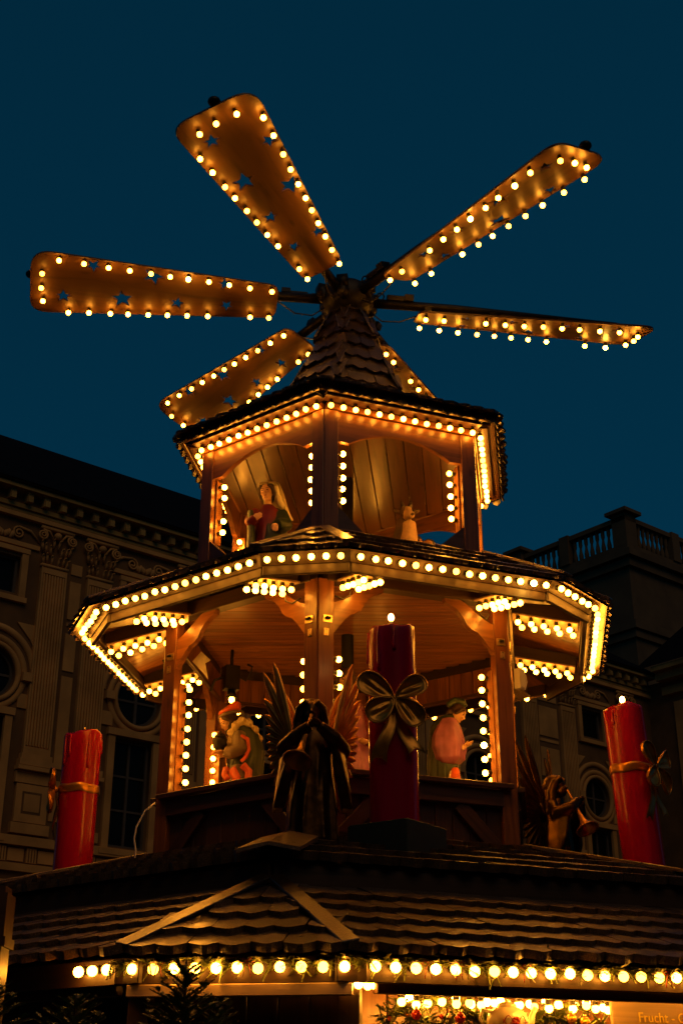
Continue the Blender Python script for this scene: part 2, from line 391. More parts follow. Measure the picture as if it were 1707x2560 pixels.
# ---- palace wing: painted facade far behind
TH = R(49.9)
DF = Vector((math.sin(TH), math.cos(TH), 0)); NF = Vector((math.cos(TH), -math.sin(TH), 0))
PF = Vector((-5.748, 23.511, 0))
def FA(u, z=0, d=0): return frame(PF+DF*u+NF*d+UP*z, DF, UP.copy(), NF)
def circ(cx, cy, r, n=28, ry=None): return [(cx+r*math.cos(2*math.pi*i/n), cy+(ry or r)*math.sin(2*math.pi*i/n)) for i in range(n)]
def rect(x0, x1, y0, y1): return [(x0, y0), (x1, y0), (x1, y1), (x0, y1)]
pal = thing('palace', 'long ornate palace wing with painted pilasters and round windows behind the wooden pyramid', 'building', PF)
WU = [-8.41, -4.13, 0.15, 4.43, 8.71, 13.0, 18.95]
loops = [rect(-14, 22.4, 0, 16.0)]
for u in WU:
    loops += [rect(u-0.57, u+0.57, 7.5, 10.28), circ(u+0.1 if u < 15 else u, 11.36, 0.66), rect(u-0.57, u+0.57, 13.5, 14.52)]
    if u < 15: loops += [rect(u-0.6, u+0.6, 2.0, 5.4)]
link('wall', curve_mesh('wall', loops, 0.35, 'plaster_dark'), pal, FA(0))
def bandp(u0, u1, z0, z1, d, mat='plaster', nm='moulding', th=None):
    m = MB(); m.box(FA(0), u0, u1, z0, z1, -0.05, d); return m.build(nm, mat, pal, None, False)
def ringp(u, z, r0, r1, d, mat='plaster', nm='round_moulding', a0=0, a1=360):
    n = 32; m = MB(); F = FA(0); v = []; f = []
    for i in range(n+1):
        a = R(a0+(a1-a0)*i/n)
        for rr, dd in ((r0, -0.02), (r0, d*0.6), ((r0+r1)/2, d), (r1, d*0.7), (r1, -0.02)):
            v.append(F @ Vector((u+rr*math.cos(a), z+rr*math.sin(a), dd)))
    for i in range(n):
        for j in range(4): f.append([i*5+j, i*5+j+1, i*5+j+6, i*5+j+5])
    m.add(v, f); return m.build(nm, mat, pal, None, True)
# windows: frame, muntins, panes
def window(u, z0, z1, wd, cols, rows, round_r=None):
    F = FA(0, 0, -0.22)
    m = MB()
    if round_r:
        n = 28; v = []; f = []
        for i in range(n):
            a = 2*math.pi*i/n
            for rr in (round_r*0.90, round_r*1.02):
                for dd in (0, 0.07): v.append(F @ Vector((u+rr*math.cos(a), (z0+z1)/2+rr*math.sin(a), dd)))
        for i in range(n):
            j = (i+1) % n; f += [[i*4+1, i*4+3, j*4+3, j*4+1], [i*4, i*4+1, j*4+1, j*4]]
        m.add(v, f); zc = (z0+z1)/2
        m.box(F, u-0.04, u+0.04, z0, z1, 0, 0.06); m.box(F, u-round_r, u+round_r, zc-0.03, zc+0.03, 0, 0.055)
    else:
        for a in (u-wd/2, u+wd/2-0.07): m.box(F, a, a+0.07, z0, z1, 0, 0.08)
        for a in (z0, z1-0.07): m.box(F, u-wd/2+0.07, u+wd/2-0.07, a, a+0.07, 0, 0.078)
    win = m.build('window', 'window_frame', pal, None, False)
    if round_r:
        mm = MB(); mm.add([F @ Vector((x, y, 0.01)) for x, y in circ(u, (z0+z1)/2, round_r)], [list(range(28))]); mm.build('pane', 'window_glass', win, None, False)
        return
    xs = [u-wd/2+0.07+(wd-0.14)*i/cols for i in range(cols+1)]; zs = [z0+0.07+(z1-z0-0.14)*i/rows for i in range(rows+1)]
    bars = MB()
    for x in xs[1:-1]: bars.box(F, x-0.035, x+0.035, z0+0.07, z1-0.07, 0, 0.06)
    for z in zs[1:-1]: bars.box(F, u-wd/2+0.07, u+wd/2-0.07, z-0.028, z+0.028, 0, 0.052)
    if bars.v: bars.build('muntin', 'window_frame', win, None, False)
    for i in range(cols):
        for j in range(rows):
            p = MB(); p.add([F @ Vector(q) for q in ((xs[i], zs[j], 0.012), (xs[i+1], zs[j], 0.012), (xs[i+1], zs[j+1], 0.012), (xs[i], zs[j+1], 0.012))], [[0, 1, 2, 3]])
            p.build('pane', 'window_glass', win, None, False)
def pilaster(u, wd=0.74):
    F = FA(u); m = MB(); h = wd/2
    m.box(F, -h, h, 9.45, 14.38, -0.05, 0.05)
    n = 8; st = (wd-0.10)/n
    for i in range(n): m.box(F, -h+0.05+st*(i+0.22), -h+0.05+st*(i+0.80), 9.65, 14.2, 0.04, 0.10)
    for a in (-h, h-0.05): m.box(F, a, a+0.05, 9.45, 14.38, 0.04, 0.11)
    m.box(F, -h+0.05, h-0.05, 9.45, 9.62, 0.04, 0.105); m.box(F, -h+0.05, h-0.05, 14.22, 14.38, 0.04, 0.105)
    p = m.build('pilaster', 'plaster', pal, None, False)
    b = MB()
    for z0, z1, e in ((9.30, 9.44, 0.05), (9.14, 9.29, 0.10), (9.02, 9.12, 0.14)): b.box(F, -h-e, h+e, z0, z1, -0.04, 0.10+e)
    b.build('base', 'plaster', p, None, False)
    q = MB()
    q.box(F, -h-0.02, h+0.02, 14.40, 14.47, -0.04, 0.13)
    for s in (-1, 1):                                            # volutes
        pts = []; rr = []
        for i in range(26):
            a = i/25*2*math.pi*2.1; r_ = 0.15*(1-i/25*0.86)
            pts.append(F @ Vector((s*(0.44-0.0)+s*r_*math.sin(a)*-1, 15.27+r_*math.cos(a), 0.10+i*0.002))); rr.append(0.032*(1-i/25*0.4))
        q.tube(pts, rr, 6)
        q.tube([F @ Vector((s*0.44, 15.42, 0.10)), F @ Vector((s*0.25, 15.40, 0.10)), F @ Vector((s*0.10, 15.20, 0.09))], [0.032, 0.035, 0.02], 6)
        for i, (x, z) in enumerate(((0.10, 14.62), (0.25, 14.66), (0.36, 14.60), (0.17, 14.90), (0.31, 14.93), (0.42, 14.98), (0.08, 15.10))):
            q.tube([F @ Vector((s*x*0.9, z-0.14, 0.06)), F @ Vector((s*x, z, 0.09)), F @ Vector((s*(x+0.015), z+0.10, 0.12)), F @ Vector((s*(x+0.03), z+0.09, 0.16))], [(0.03, 0.045), (0.03, 0.065), (0.025, 0.05), (0.02, 0.03)], 7); q.tube([F @ Vector((s*x*0.9, z-0.12, 0.10)), F @ Vector((s*x, z+0.05, 0.135))], [0.012, 0.008], 5)
    q.ball(F @ Vector((0, 15.32, 0.10)), (0.11, 0.11, 0.10), 8, 5); q.box(F, -h-0.12, h+0.12, 15.45, 15.53, -0.04, 0.12)
    q.build('capital', 'plaster', p, None, True)
    d = MB()                                                     # pedestal
    d.box(F, -h-0.12, h+0.12, 8.72, 9.0, -0.04, 0.10); d.box(F, -h-0.06, h+0.06, 7.78, 8.70, -0.04, 0.08); d.box(F, -h-0.14, h+0.14, 7.50, 7.75, -0.04, 0.14)
    pd = d.build('pedestal', 'plaster', p, None, False)
    e = MB(); e.box(F, -0.26, 0.26, 7.98, 8.52, 0.07, 0.085); e.build('panel', 'plaster_dark', pd, None, False)
    e = MB(); e.box(F, -0.21, 0.21, 8.04, 8.46, 0.08, 0.10); e.build('panel', 'plaster', pd, None, False)
PU = []
for u in WU[:-1]:
    PU += [u+1.51, u+2.87] if u < 12.9 else []
PU += [15.6, 17.58, 20.9]
for u in PU: pilaster(u)
for u in WU:
    rc = u+0.1 if u < 15 else u
    window(u, 7.5, 10.28, 1.14, 2, 3); window(rc, 10.70, 12.02, 1.3, 1, 1, 0.66); window(u, 13.5, 14.52, 1.14, 1, 1)
    for a in (u-0.78, u+0.58): bandp(a, a+0.20, 7.42, 10.30, 0.09, 'plaster', 'window_surround')
    bandp(u-0.82, u+0.82, 10.32, 10.50, 0.13, 'plaster', 'window_surround'); bandp(u-0.86, u+0.86, 7.28, 7.41, 0.16, 'plaster', 'sill')
    for a in (u-0.76, u+0.58): bandp(a, a+0.18, 13.42, 14.60, 0.08, 'plaster', 'window_surround')
    bandp(u-0.78, u+0.78, 14.61, 14.74, 0.10, 'plaster', 'window_surround'); bandp(u-0.80, u+0.80, 13.26, 13.40, 0.12, 'plaster', 'sill')
    ringp(rc, 11.36, 0.68, 0.80, 0.10); ringp(rc, 11.36, 0.83, 0.98, 0.06); ringp(rc, 11.40, 1.06, 1.22, 0.08, a0=5, a1=175)
    for s in (-1, 1):
        bandp(rc+s*0.94-0.13, rc+s*0.94+0.13, 11.24, 11.46, 0.16, 'plaster', 'keystone')
        m = MB(); F = FA(rc); m.add([F @ Vector((x*s, z, d_)) for d_ in (-0.03, 0.05) for x, z in ((1.28, 12.75), (0.55, 12.75), (0.95, 12.35), (1.22, 11.9))], [[0,1,2,3],[4,5,6,7],[0,1,5,4],[1,2,6,5],[2,3,7,6],[3,0,4,7]])
        m.build('spandrel', 'plaster', pal, None, False)
        bandp(rc+s*0.98-0.2, rc+s*0.98+0.2, 10.56, 10.92, 0.045, 'plaster', 'spandrel')
# piers between the pilasters
for a, b in zip(PU[::2], PU[1::2]):
    c = (a+b)/2; hw = max(0.16, (b-a)/2-0.52)
    for z0, z1 in ((9.2, 11.6), (11.75, 12.75), (12.95, 13.05), (13.15, 14.2), (14.4, 14.7)): bandp(c-hw, c+hw, z0, z1, 0.03, 'plaster', 'panel')
    bandp(c-hw, c+hw, 7.9, 8.9, 0.03, 'plaster', 'panel')
for u in WU:                                                     # frieze scrolls above the attic windows
    for s in (-1, 1):
        m = MB(); F = FA(u); pts = []; rr = []
        for i in range(22):
            a = i/21*2*math.pi*1.7; r_ = 0.17*(1-i/21*0.8); pts.append(F @ Vector((s*(0.42-r_*math.sin(a)), 15.16+r_*math.cos(a), 0.04))); rr.append(0.03)
        m.tube(pts, rr, 5); m.tube([F @ Vector((s*0.42, 15.33, 0.04)), F @ Vector((s*0.75, 15.28, 0.04)), F @ Vector((s*1.05, 15.02, 0.03))], [0.035, 0.045, 0.02], 5)
        for i in range(5): m.ball(F @ Vector((s*(0.05+0.05*i), 15.05+0.03*(i % 3), 0.03)), (0.06, 0.05, 0.1), 6, 4)
        m.build('scroll', 'plaster', pal, None, True)
    bandp(u-1.05, u+1.05, 14.80, 14.92, 0.06, 'plaster'); 
bandp(-14, 22.4, 15.56, 15.68, 0.16, 'plaster'); bandp(-14, 22.4, 15.72, 15.80, 0.10, 'plaster_olive')
bandp(-14, 22.4, 15.82, 15.94, 0.16, 'plaster_olive', 'cornice')
u = -13.9
while u < 22.3:
    m = MB(); m.box(FA(u), -0.085, 0.085, 15.97, 16.24, 0, 0.30); m.box(FA(u), -0.07, 0.07, 15.96, 16.12, 0.30, 0.35); m.build('modillion', 'plaster_olive', pal, None, False); u += 0.49
bandp(-14, 22.4, 15.96, 16.24, 0.08, 'plaster_dark', 'frieze')
bandp(-14, 22.4, 16.25, 16.36, 0.42, 'plaster_olive', 'cornice'); bandp(-14, 22.4, 16.37, 16.46, 0.48, 'roof_dark', 'gutter')
bandp(-14, 22.4, 7.22, 7.44, 0.14, 'plaster', 'string_course'); bandp(-14, 22.4, 6.62, 6.80, 0.12, 'plaster', 'string_course')
u = -13.8; i = 0
while u < 22:
    bandp(u, u+0.26, 6.84, 7.18, 0.06, 'plaster', 'triglyph')
    for q in range(3): bandp(u+0.045+q*0.075, u+0.065+q*0.075, 6.86, 7.16, 0.075, 'plaster_dark', 'groove') if -5 < u < 1 else None
    bandp(u+0.32, u+0.74, 6.86, 7.16, 0.03, 'plaster', 'metope'); u += 0.80; i += 1
for j in range(8): bandp(-14, 22.4, 0.1+j*0.8, 0.82+j*0.8, 0.03+0.01*(j % 2), 'plaster', 'ashlar_course')
m = MB(); F = FA(0)
m.add([F @ Vector(p) for p in ((-14, 16.45, 0.5), (22.4, 16.45, 0.5), (22.4, 22.75, -9), (-14, 22.75, -9), (-14, 16.45, -18), (22.4, 16.45, -18))], [[0, 1, 2, 3], [3, 2, 5, 4], [0, 3, 4], [1, 5, 2]])
m.build('roof', 'roof_dark', pal, None, False)

# ---- side wing at right, coming forward from the palace's far end
CW = PF+DF*22.4
sw = thing('palace_wing', 'dark palace side wing rising at the right edge behind the right candle', 'building', CW)
def FS(z=0, d=0): return frame(CW-DF*d+UP*z, NF*1, UP.copy(), DF*-1)
def bs(nm, x0, x1, z0, z1, d0, d1, mat): 
    m = MB(); m.box(frame(CW, NF, UP, -DF), x0, x1, z0, z1, d0, d1); return m.build(nm, mat, sw, None, False)
bs('wall', 0, 26, 0, 16.1, -9, 0, 'plaster_dark')
for x in (1.2, 3.4, 6.0, 8.2, 11, 13.2): bs('pilaster', x, x+0.8, 9.4, 15.2, -0.02, 0.09, 'plaster')
for x in (4.9, 9.7, 14.7): bs('window', x-0.5, x+0.5, 7.5, 10.3, -0.02, 0.02, 'window_glass')
for z0, z1, d in ((15.5, 15.8, 0.2), (16.0, 16.3, 0.5), (16.31, 16.5, 0.75), (7.2, 7.45, 0.15)): bs('cornice', 0.8, 26, z0, z1, -0.02, d, 'plaster_olive')
m = MB(); F = frame(CW, NF, UP, -DF); m.add([F @ Vector(p) for p in ((0, 16.52, 0.8), (26, 16.52, 0.8), (26, 21.5, -6), (0, 21.5, -6))], [[0, 1, 2, 3]]); m.build('roof', 'roof_dark', sw, None, False)

# ---- tall block with a balustrade behind the palace
from_px = Vector((11.1, 37.7, 23.41)); dirb = (from_px-CAM).normalized()
PB = CAM + dirb*((from_px-CAM).length*1.22); HB = PB.z-0.30; PB = Vector((PB.x, PB.y, 0))
tb = thing('tower_block', 'tall dark stone block with a roof balustrade against the evening sky', 'building', PB)
FB = frame(PB, DF, UP, NF)            # x along right face, z towards camera
def bb(nm, x0, x1, z0, z1, d0, d1, mat='stone_grey', par=None):
    m = MB(); m.box(FB, x0, x1, z0, z1, d0, d1); return m.build(nm, mat, par or tb, None, False)
HW = HB-1.55
bb('wall', 0, 16, 0, HW-0.5, -26, 0); bb('cornice', -0.45, 16.45, HW-0.75, HW-0.42, -26.4, 0.45); bb('cornice', -0.22, 16.2, HW-1.2, HW-0.80, -26.2, 0.22)
bb('string_course', -0.3, 16.3, HW-4.4, HW-4.0, -26.3, 0.3); bb('string_course', -0.16, 16.2, HW-4.8, HW-4.45, -26.2, 0.16)
bb('plinth', -0.12, 0.38, HW-0.40, HW, -26.1, 0.12); bb('plinth', 0.385, 16.1, HW-0.40, HW, -0.38, 0.12)
bal = bb('balustrade', -0.12, 0.34, HB-0.30, HB-0.06, -26.1, 0.12); bb('rail', 0.35, 16.1, HB-0.30, HB-0.06, -0.34, 0.12, 'stone_grey', bal)
bb('roof', 0.4, 15.7, HW-0.45, HW-0.22, -25.7, -0.4, 'roof_dark')
def pier(x, d, big=False):
    e = 0.42 if big else 0.30
    bb('pier', x-e, x+e, HW-0.01, HB+(0.08 if big else 0.0), d-e, d+e, 'stone_grey', bal)
    if big: bb('pier_cap', x-e-0.22, x+e+0.22, HB+0.09, HB+0.27, d-e-0.22, d+e+0.22, 'stone_grey', bal)
balm = MB(); pr = [(0.07, 0), (0.11, 0.12), (0.12, 0.3), (0.075, 0.55), (0.06, 0.7), (0.10, 0.85), (0.10, 1.25)]
n = 8; v = []; 
for r_, z in pr: v += [(r_*math.cos(2*math.pi*j/n), r_*math.sin(2*math.pi*j/n), z) for j in range(n)]
balme = mesh('baluster', v, [[i*n+j, i*n+(j+1) % n, (i+1)*n+(j+1) % n, (i+1)*n+j] for i in range(len(pr)-1) for j in range(n)], 'stone_grey', True)
pier(0.3, -0.3, True)
L = 0.3
for side in (0, 1):
    p = 0.9
    for grp in range(7 if side == 0 else 4):
        for i in range(7):
            d = p+0.22+i*0.36
            M = FB @ Vector((0.1, 0, -d) if side == 0 else (d, 0, -0.1)); link('baluster', balme, bal, Matrix.Translation((M.x, M.y, HW)))
        p += 7*0.36+0.35
        pier(0.1 if side == 0 else p, -p if side == 0 else -0.1, grp % 2 == 1); p += 0.35
# ================================================================= mulled wine booth under the pyramid
booth = thing('market_booth', 'six sided wooden market booth with wet shingle roofs carrying the pyramid', 'booth', (0, 0, 0))
AE, CE, ZE, LC = 3.52, 3.75, 2.235, 0.54          # lower eave: long side apothem, cut apothem, height, half length of cut
AU, ZU = 2.55, 2.79                                # upper eave
SHB = [shingle_mesh(0.15, 0.32, 0.036, seed=s) for s in range(4)]
SHU = [shingle_mesh(0.16, 0.42, 0.040, seed=s+9) for s in range(3)]
# decks
m = MB()
ring = []
for k in range(6):
    ring += [CP(k, CE, -LC, ZE-0.02), CP(k, CE, LC, ZE-0.02)]
apex = [vd(k)*2.93+UP*2.655 for k in range(6)]; inner = [vd(k)*2.55+UP*2.75 for k in range(6)]
vv = ring+apex+inner; ff = []
for k in range(6):
    ff += [[2*k, 2*k+1, 12+k], [2*k+1, (2*k+2) % 12, 12+(k+1) % 6, 12+k], [12+k, 12+(k+1) % 6, 18+(k+1) % 6, 18+k]]
m.add(vv, ff); lroof = m.build('roof', 'dark_wood', booth, None, False)
m = MB(); ff = []
vv = [vd(k)*(AU/C30)+UP*(ZU-0.015) for k in range(6)]+[vd(k)*1.46+UP*3.19 for k in range(6)]
for k in range(6): ff += [[k, (k+1) % 6, 6+(k+1) % 6, 6+k]]
m.add(vv, ff); uroof = m.build('roof', 'dark_wood', booth, None, False)
# lower roof shingles
sl = math.atan2(2.655-ZE, AE-2.93*C30); slen = math.hypot(2.655-ZE, AE-2.93*C30)
allM = {}
for k in range(6):
    s = (-nv(k)*math.cos(sl)+UP*math.sin(sl)); t = tv(k); o = FP(k, AE+0.03, 0, ZE-0.012)
    hw = CE*0.5-LC*C30+0.0
    hw0 = abs((CP(k, CE, LC, 0)).dot(tv(k))); hw1 = 2.93*0.5
    f = lambda v, a=hw0, b=hw1: (-(a+(b-a)*min(1, v/slen))+0.02, (a+(b-a)*min(1, v/slen))-0.02)
    allM[k] = shingle_spots(o, t, s, 5, 0.205, f, 0.15, k+3, 2.5)
slc = math.atan2(2.655-ZE, CE-2.93); slcl = math.hypot(2.655-ZE, CE-2.93); cutM = {}
for k in range(6):
    s = (-vd(k)*math.cos(slc)+UP*math.sin(slc)); o = CP(k, CE+0.03, 0, ZE-0.012)
    f = lambda v: (-LC*(1-v/slcl)-0.02, LC*(1-v/slcl)+0.02)
    cutM[k] = shingle_spots(o, vt(k), s, 4, 0.205, f, 0.15, k+30, 2.5)
shingles(cutM[0]+allM[0]+allM[-1 % 6], SHB, lroof)
rest = []
for k in (1, 2, 3, 4): rest += allM[k]
for k in (1, 2, 3, 4, 5): rest += cutM[k]
# upper roof shingles
su = math.atan2(3.19-ZU, AU-1.265); sul = math.hypot(3.19-ZU, AU-1.265)
upM = []
for k in range(6):
    s = (-nv(k)*math.cos(su)+UP*math.sin(su)); o = FP(k, AU+0.04, 0, ZU-0.005)
    f = lambda v: (-(AU-v*math.cos(su))*T30+0.01, (AU-v*math.cos(su))*T30-0.01)
    upM += shingle_spots(o, tv(k), s, 5, 0.275, f, 0.16, k+60, 1.5)
shingle_stuff(rest, SHB, booth); shingle_stuff(upM, SHU, booth)
# hip boards
for k in range(6):
    for s in (-1, 1):
        nn = (vd(k)*0.45+UP).normalized()
        board('hip_board', vd(k)*2.95+vt(k)*s*0.02+UP*2.70, CP(k, CE+0.02, s*LC, ZE+0.036), 0.085, 0.018, nn, 'hip_shingle', booth)
    nn = (vd(k)*0.3+UP).normalized()
    if k != 0: board('hip_board', vd(k)*1.55+UP*3.20, vd(k)*(AU/C30+0.06)+UP*(ZU+0.052), 0.13, 0.026, nn, 'shingle', booth)
# ridge cap at the front corner
m = MB(); nn = Vector((0, 0, 1))
for s in (-1, 1):
    a = vd(0)*(AU/C30+0.10)+UP*(ZU+0.075); b = vd(0)*(AU/C30-0.52)+UP*(ZU+0.075+0.17)
    q = vt(0)*s*0.17-UP*0.035
    m.add([a, b, b+q, a+q, a-UP*0.02, b-UP*0.02, b+q-UP*0.02, a+q-UP*0.02], [[0,1,2,3],[7,6,5,4],[0,3,7,4],[3,2,6,7],[1,0,4,5],[2,1,5,6]])
m.build('ridge_cap', 'shingle', booth, None, False)
# upper fascia and frieze beneath it
for k in range(6):
    hl = AU*T30
    board('fascia', FP(k, AU-0.025, -hl+0.02, ZU-0.072), FP(k, AU-0.025, hl-0.02, ZU-0.072), 0.115, 0.035, nv(k), 'dark_wood', booth)
    board('fascia', FP(k, AU-0.12, -hl+0.06, ZU-0.135), FP(k, AU-0.12, hl-0.06, ZU-0.135), 0.11, 0.03, nv(k), 'dark_wood', booth)
    for i in range(14):
        t0 = -1.30+i*0.19
        board('plank', FP(k, 2.36, t0+0.09, 2.55), FP(k, 2.36, t0+0.09, ZU-0.04), 0.175, 0.02, nv(k), 'dark_wood', booth)
for i, (t0, L) in enumerate(((-0.62, 0.05), (-0.40, 0.10), (-0.24, 0.11), (0.0, 0.19))):       # pale scraps of board showing in the gap
    board('slat', FP(-1, AU-0.10, t0-0.10, ZU-0.185-0.004*i), FP(-1, AU-0.10, t0-0.10+L, ZU-0.183), 0.02, 0.006, nv(-1), 'strip_wood', booth)
# lower fascia, light strips
AB, CB, LB, lB, ZB = 3.484, 3.697, 1.2781, 0.5002, 2.171
for k in range(6):
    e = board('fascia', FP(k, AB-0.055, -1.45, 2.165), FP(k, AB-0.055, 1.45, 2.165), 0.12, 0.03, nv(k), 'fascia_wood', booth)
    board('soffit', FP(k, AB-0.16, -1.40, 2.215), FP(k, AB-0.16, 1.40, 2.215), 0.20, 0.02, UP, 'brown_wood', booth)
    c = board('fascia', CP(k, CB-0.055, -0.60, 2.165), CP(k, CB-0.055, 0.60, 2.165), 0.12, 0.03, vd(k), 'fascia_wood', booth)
    if k in (0, 5):
        n_ = 26
        for i in range(n_):
            t = -1.28+i*0.1024
            if k == 5 and t < 1.02: continue
            bulb(FP(k, AB, t, ZB), nv(k)*1+UP*-0.25, e, BULBB)
    if k == 0:
        for i in range(11): bulb(CP(0, CB, -0.5+i*0.1, ZB), vd(0)*1+UP*-0.25, c, BULBB)
    board('beam', CP(k, CB-0.045, -0.53, 2.076), CP(k, CB-0.045, 0.53, 2.076), 0.055, 0.05, vd(k), 'strip_wood', booth)
    board('beam', FP(k, AB-0.14, -1.22, 2.09), FP(k, AB-0.14, 1.22, 2.09), 0.05, 0.05, nv(k), 'brown_wood', booth)
    for s in (-1, 1):
        board('post', CP(k, CB-0.18, s*0.50, 0), CP(k, CB-0.18, s*0.50, 2.09), 0.10, 0.10, vd(k), 'dark_wood', booth)
    # closed corner panel below the eave
    for i in range(6):
        t = -0.375+i*0.15
        board('plank', CP(k, CB-0.26, t, 0.02), CP(k, CB-0.26, t, 2.07), 0.145, 0.025, vd(k), 'dark_wood', booth)
    # counter and parapet boards on every long side
    board('counter', FP(k, 3.36, -1.2, 1.05), FP(k, 3.36, 1.2, 1.05), 0.42, 0.05, UP, 'brown_wood', booth)
    for i in range(5):
        board('plank', FP(k, 3.25, -1.2, 0.12+i*0.2), FP(k, 3.25, 1.2, 0.12+i*0.2), 0.19, 0.025, nv(k), 'brown_wood', booth)
# inside of the booth: lit back wall behind the right opening
for i in range(12):
    t = -1.0+i*0.18
    board('plank', FP(0, 2.40, t, 0.05), FP(0, 2.35, t, 2.5), 0.172, 0.02, nv(0), 'pine', booth)
for i in range(8):
    zc = min(2.40, 2.235+(3.52-2.56-i*0.12)*0.40-0.05); board('plank', FP(0, 2.5+i*0.12, -1.4, zc), FP(0, 2.5+i*0.12, 1.4, zc), 0.115, 0.018, UP, 'strip_wood', booth)
board('side_panel', FP(0, 2.8, -1.34, 1.0), FP(0, 2.8, -1.34, 2.12), 0.8, 0.03, tv(0), 'strip_wood', booth)
st = board('light_strip', FP(0, 3.36, -1.36, 2.155), FP(0, 3.24, -0.92, 2.155), 0.07, 0.02, UP, 'strip_wood', booth)
for i in range(7): bulb(FP(0, 3.36-0.018*i, -1.31+i*0.0535, 2.103), -UP, st, BULBT)
st = board('light_strip', FP(0, 3.22, -0.40, 2.16), FP(0, 3.16, 0.26, 2.16), 0.07, 0.02, UP, 'strip_wood', booth)
for i in range(9): bulb(FP(0, 3.22-0.006*i, -0.31+i*0.0635, 2.105), -UP, st, BULBT)
st = board('light_strip', FP(0, 2.80, -0.9, 2.17), FP(0, 2.80, 0.5, 2.17), 0.05, 0.02, UP, 'strip_wood', booth)
for i in range(18): bulb(FP(0, 2.80+0.02*(i % 2), -0.80+i*0.088, 2.095-0.012*((i*5) % 3)), -UP, st, BULBI)

st = board('light_strip', FP(0, 3.27, 0.40, 2.198), FP(0, 3.27, 1.40, 2.198), 0.05, 0.012, UP, 'strip_wood', booth)  # added strip, hidden behind the fascia, to brighten the sign board
for i in range(7): bulb(FP(0, 3.27, 0.46+i*0.14, 2.150), -UP, st, BULBT)
st = board('light_strip', FP(0, 2.98, -1.0, 2.185), FP(0, 2.98, 0.35, 2.185), 0.04, 0.012, UP, 'strip_wood', booth)
rg = random.Random(12)
for i in range(17): bulb(FP(0, 2.98+rg.uniform(-.02, .02), -0.92+i*0.075, 2.058+rg.uniform(-.012, .012)), -UP, st, BULBS)
# ---- things in the booth opening
sg = thing('sign_board', 'wooden board lettered in yellow beside the booth opening at right', 'sign', FP(0, 3.02, 0.85, 1.75))
for i in range(4): board('plank', FP(0, 3.02, 0.26, 1.60+i*0.15), FP(0, 3.02, 1.5, 1.60+i*0.15), 0.147, 0.025, nv(0), 'strip_wood', sg)
link('lettering', text_mesh('Frucht - Glühwein', 0.070, 0.006, 'letter_yellow'), sg, frame(FP(0, 3.037, 0.415, 1.992), tv(0), UP, nv(0)))
tp = thing('teapot_sign', 'white teapot with red flowers among the greenery in the booth opening', 'teapot', FP(0, 3.05, -0.36, 1.88))
F = frame(FP(0, 3.05, -0.37, 1.90), tv(0), UP, nv(0))
m = MB(); n = 20; prf = [(0.055, 0.0), (0.095, 0.03), (0.112, 0.075), (0.10, 0.115), (0.065, 0.14), (0.05, 0.145)]
v = []
for r_, z in prf: v += [F @ Vector((r_*math.cos(2*math.pi*j/n), z, r_*0.8*math.sin(2*math.pi*j/n))) for j in range(n)]
m.add(v, [[i*n+j, i*n+(j+1) % n, (i+1)*n+(j+1) % n, (i+1)*n+j] for i in range(len(prf)-1) for j in range(n)]); m.build('pot', 'ceramic', tp)
m = MB(); m.ball(F @ Vector((0, 0.15, 0)), (0.05, 0.05, 0.022), 12, 6); m.ball(F @ Vector((0, 0.18, 0)), 0.013, 8, 6); m.build('lid', 'ceramic', tp)
m = MB(); m.tube([F @ Vector(p) for p in ((0.09, 0.05, 0), (0.135, 0.075, 0), (0.145, 0.115, 0), (0.165, 0.145, 0))], [0.026, 0.02, 0.015, 0.012], 8); m.build('spout', 'ceramic', tp)
m = MB(); m.tube([F @ Vector(p) for p in ((-0.085, 0.12, 0), (-0.14, 0.13, 0), (-0.155, 0.085, 0), (-0.125, 0.045, 0), (-0.095, 0.04, 0))], 0.010, 8); m.build('handle', 'ceramic', tp)
def potpt(a, z): return F @ Vector((0.111*math.sin(a), z, 0.111*0.8*math.cos(a)+0.002))
for i in range(6):                                               # painted flower with curling sprays
    m = MB(); q = i*math.pi/3; m.ball(potpt(0.13*math.cos(q), 0.075+0.013*math.sin(q)), (0.009, 0.004, 0.009), 8, 4); m.build('flower', 'ribbon_red', tp)
for s in (-1, 1):
    for dz in (-1, 1):
        m = MB(); m.tube([potpt(s*(0.18+0.09*i), 0.075+dz*(0.004+0.022*math.sin(i*0.75))) for i in range(6)], 0.0022, 5); m.build('spray', 'ribbon_red', tp)
# baubles hanging in the opening
for i, (t, z, mt) in enumerate(((-0.62, 1.99, 'glass_ball'), (0.02, 2.0, 'gold'), (0.10, 1.985, 'gold'), (-0.86, 2.0, 'glass_ball'))):
    bb_ = thing('bauble', ['red bauble left of the white teapot in the booth', 'gold bauble hanging right of the white teapot', 'second gold bauble right of the white teapot', 'red bauble nearest the booth opening\'s left end'][i], 'bauble', FP(0, 3.02, t, z), 'baubles in the booth opening')
    m = MB(); m.ball(FP(0, 3.02, t, z), 0.026, 14, 10); m.build('ball', mt, bb_); m = MB(); m.tube([FP(0, 3.02, t, z+0.024), FP(0, 3.02, t, z+0.038)], 0.008, 8); m.build('cap', 'brass', bb_)

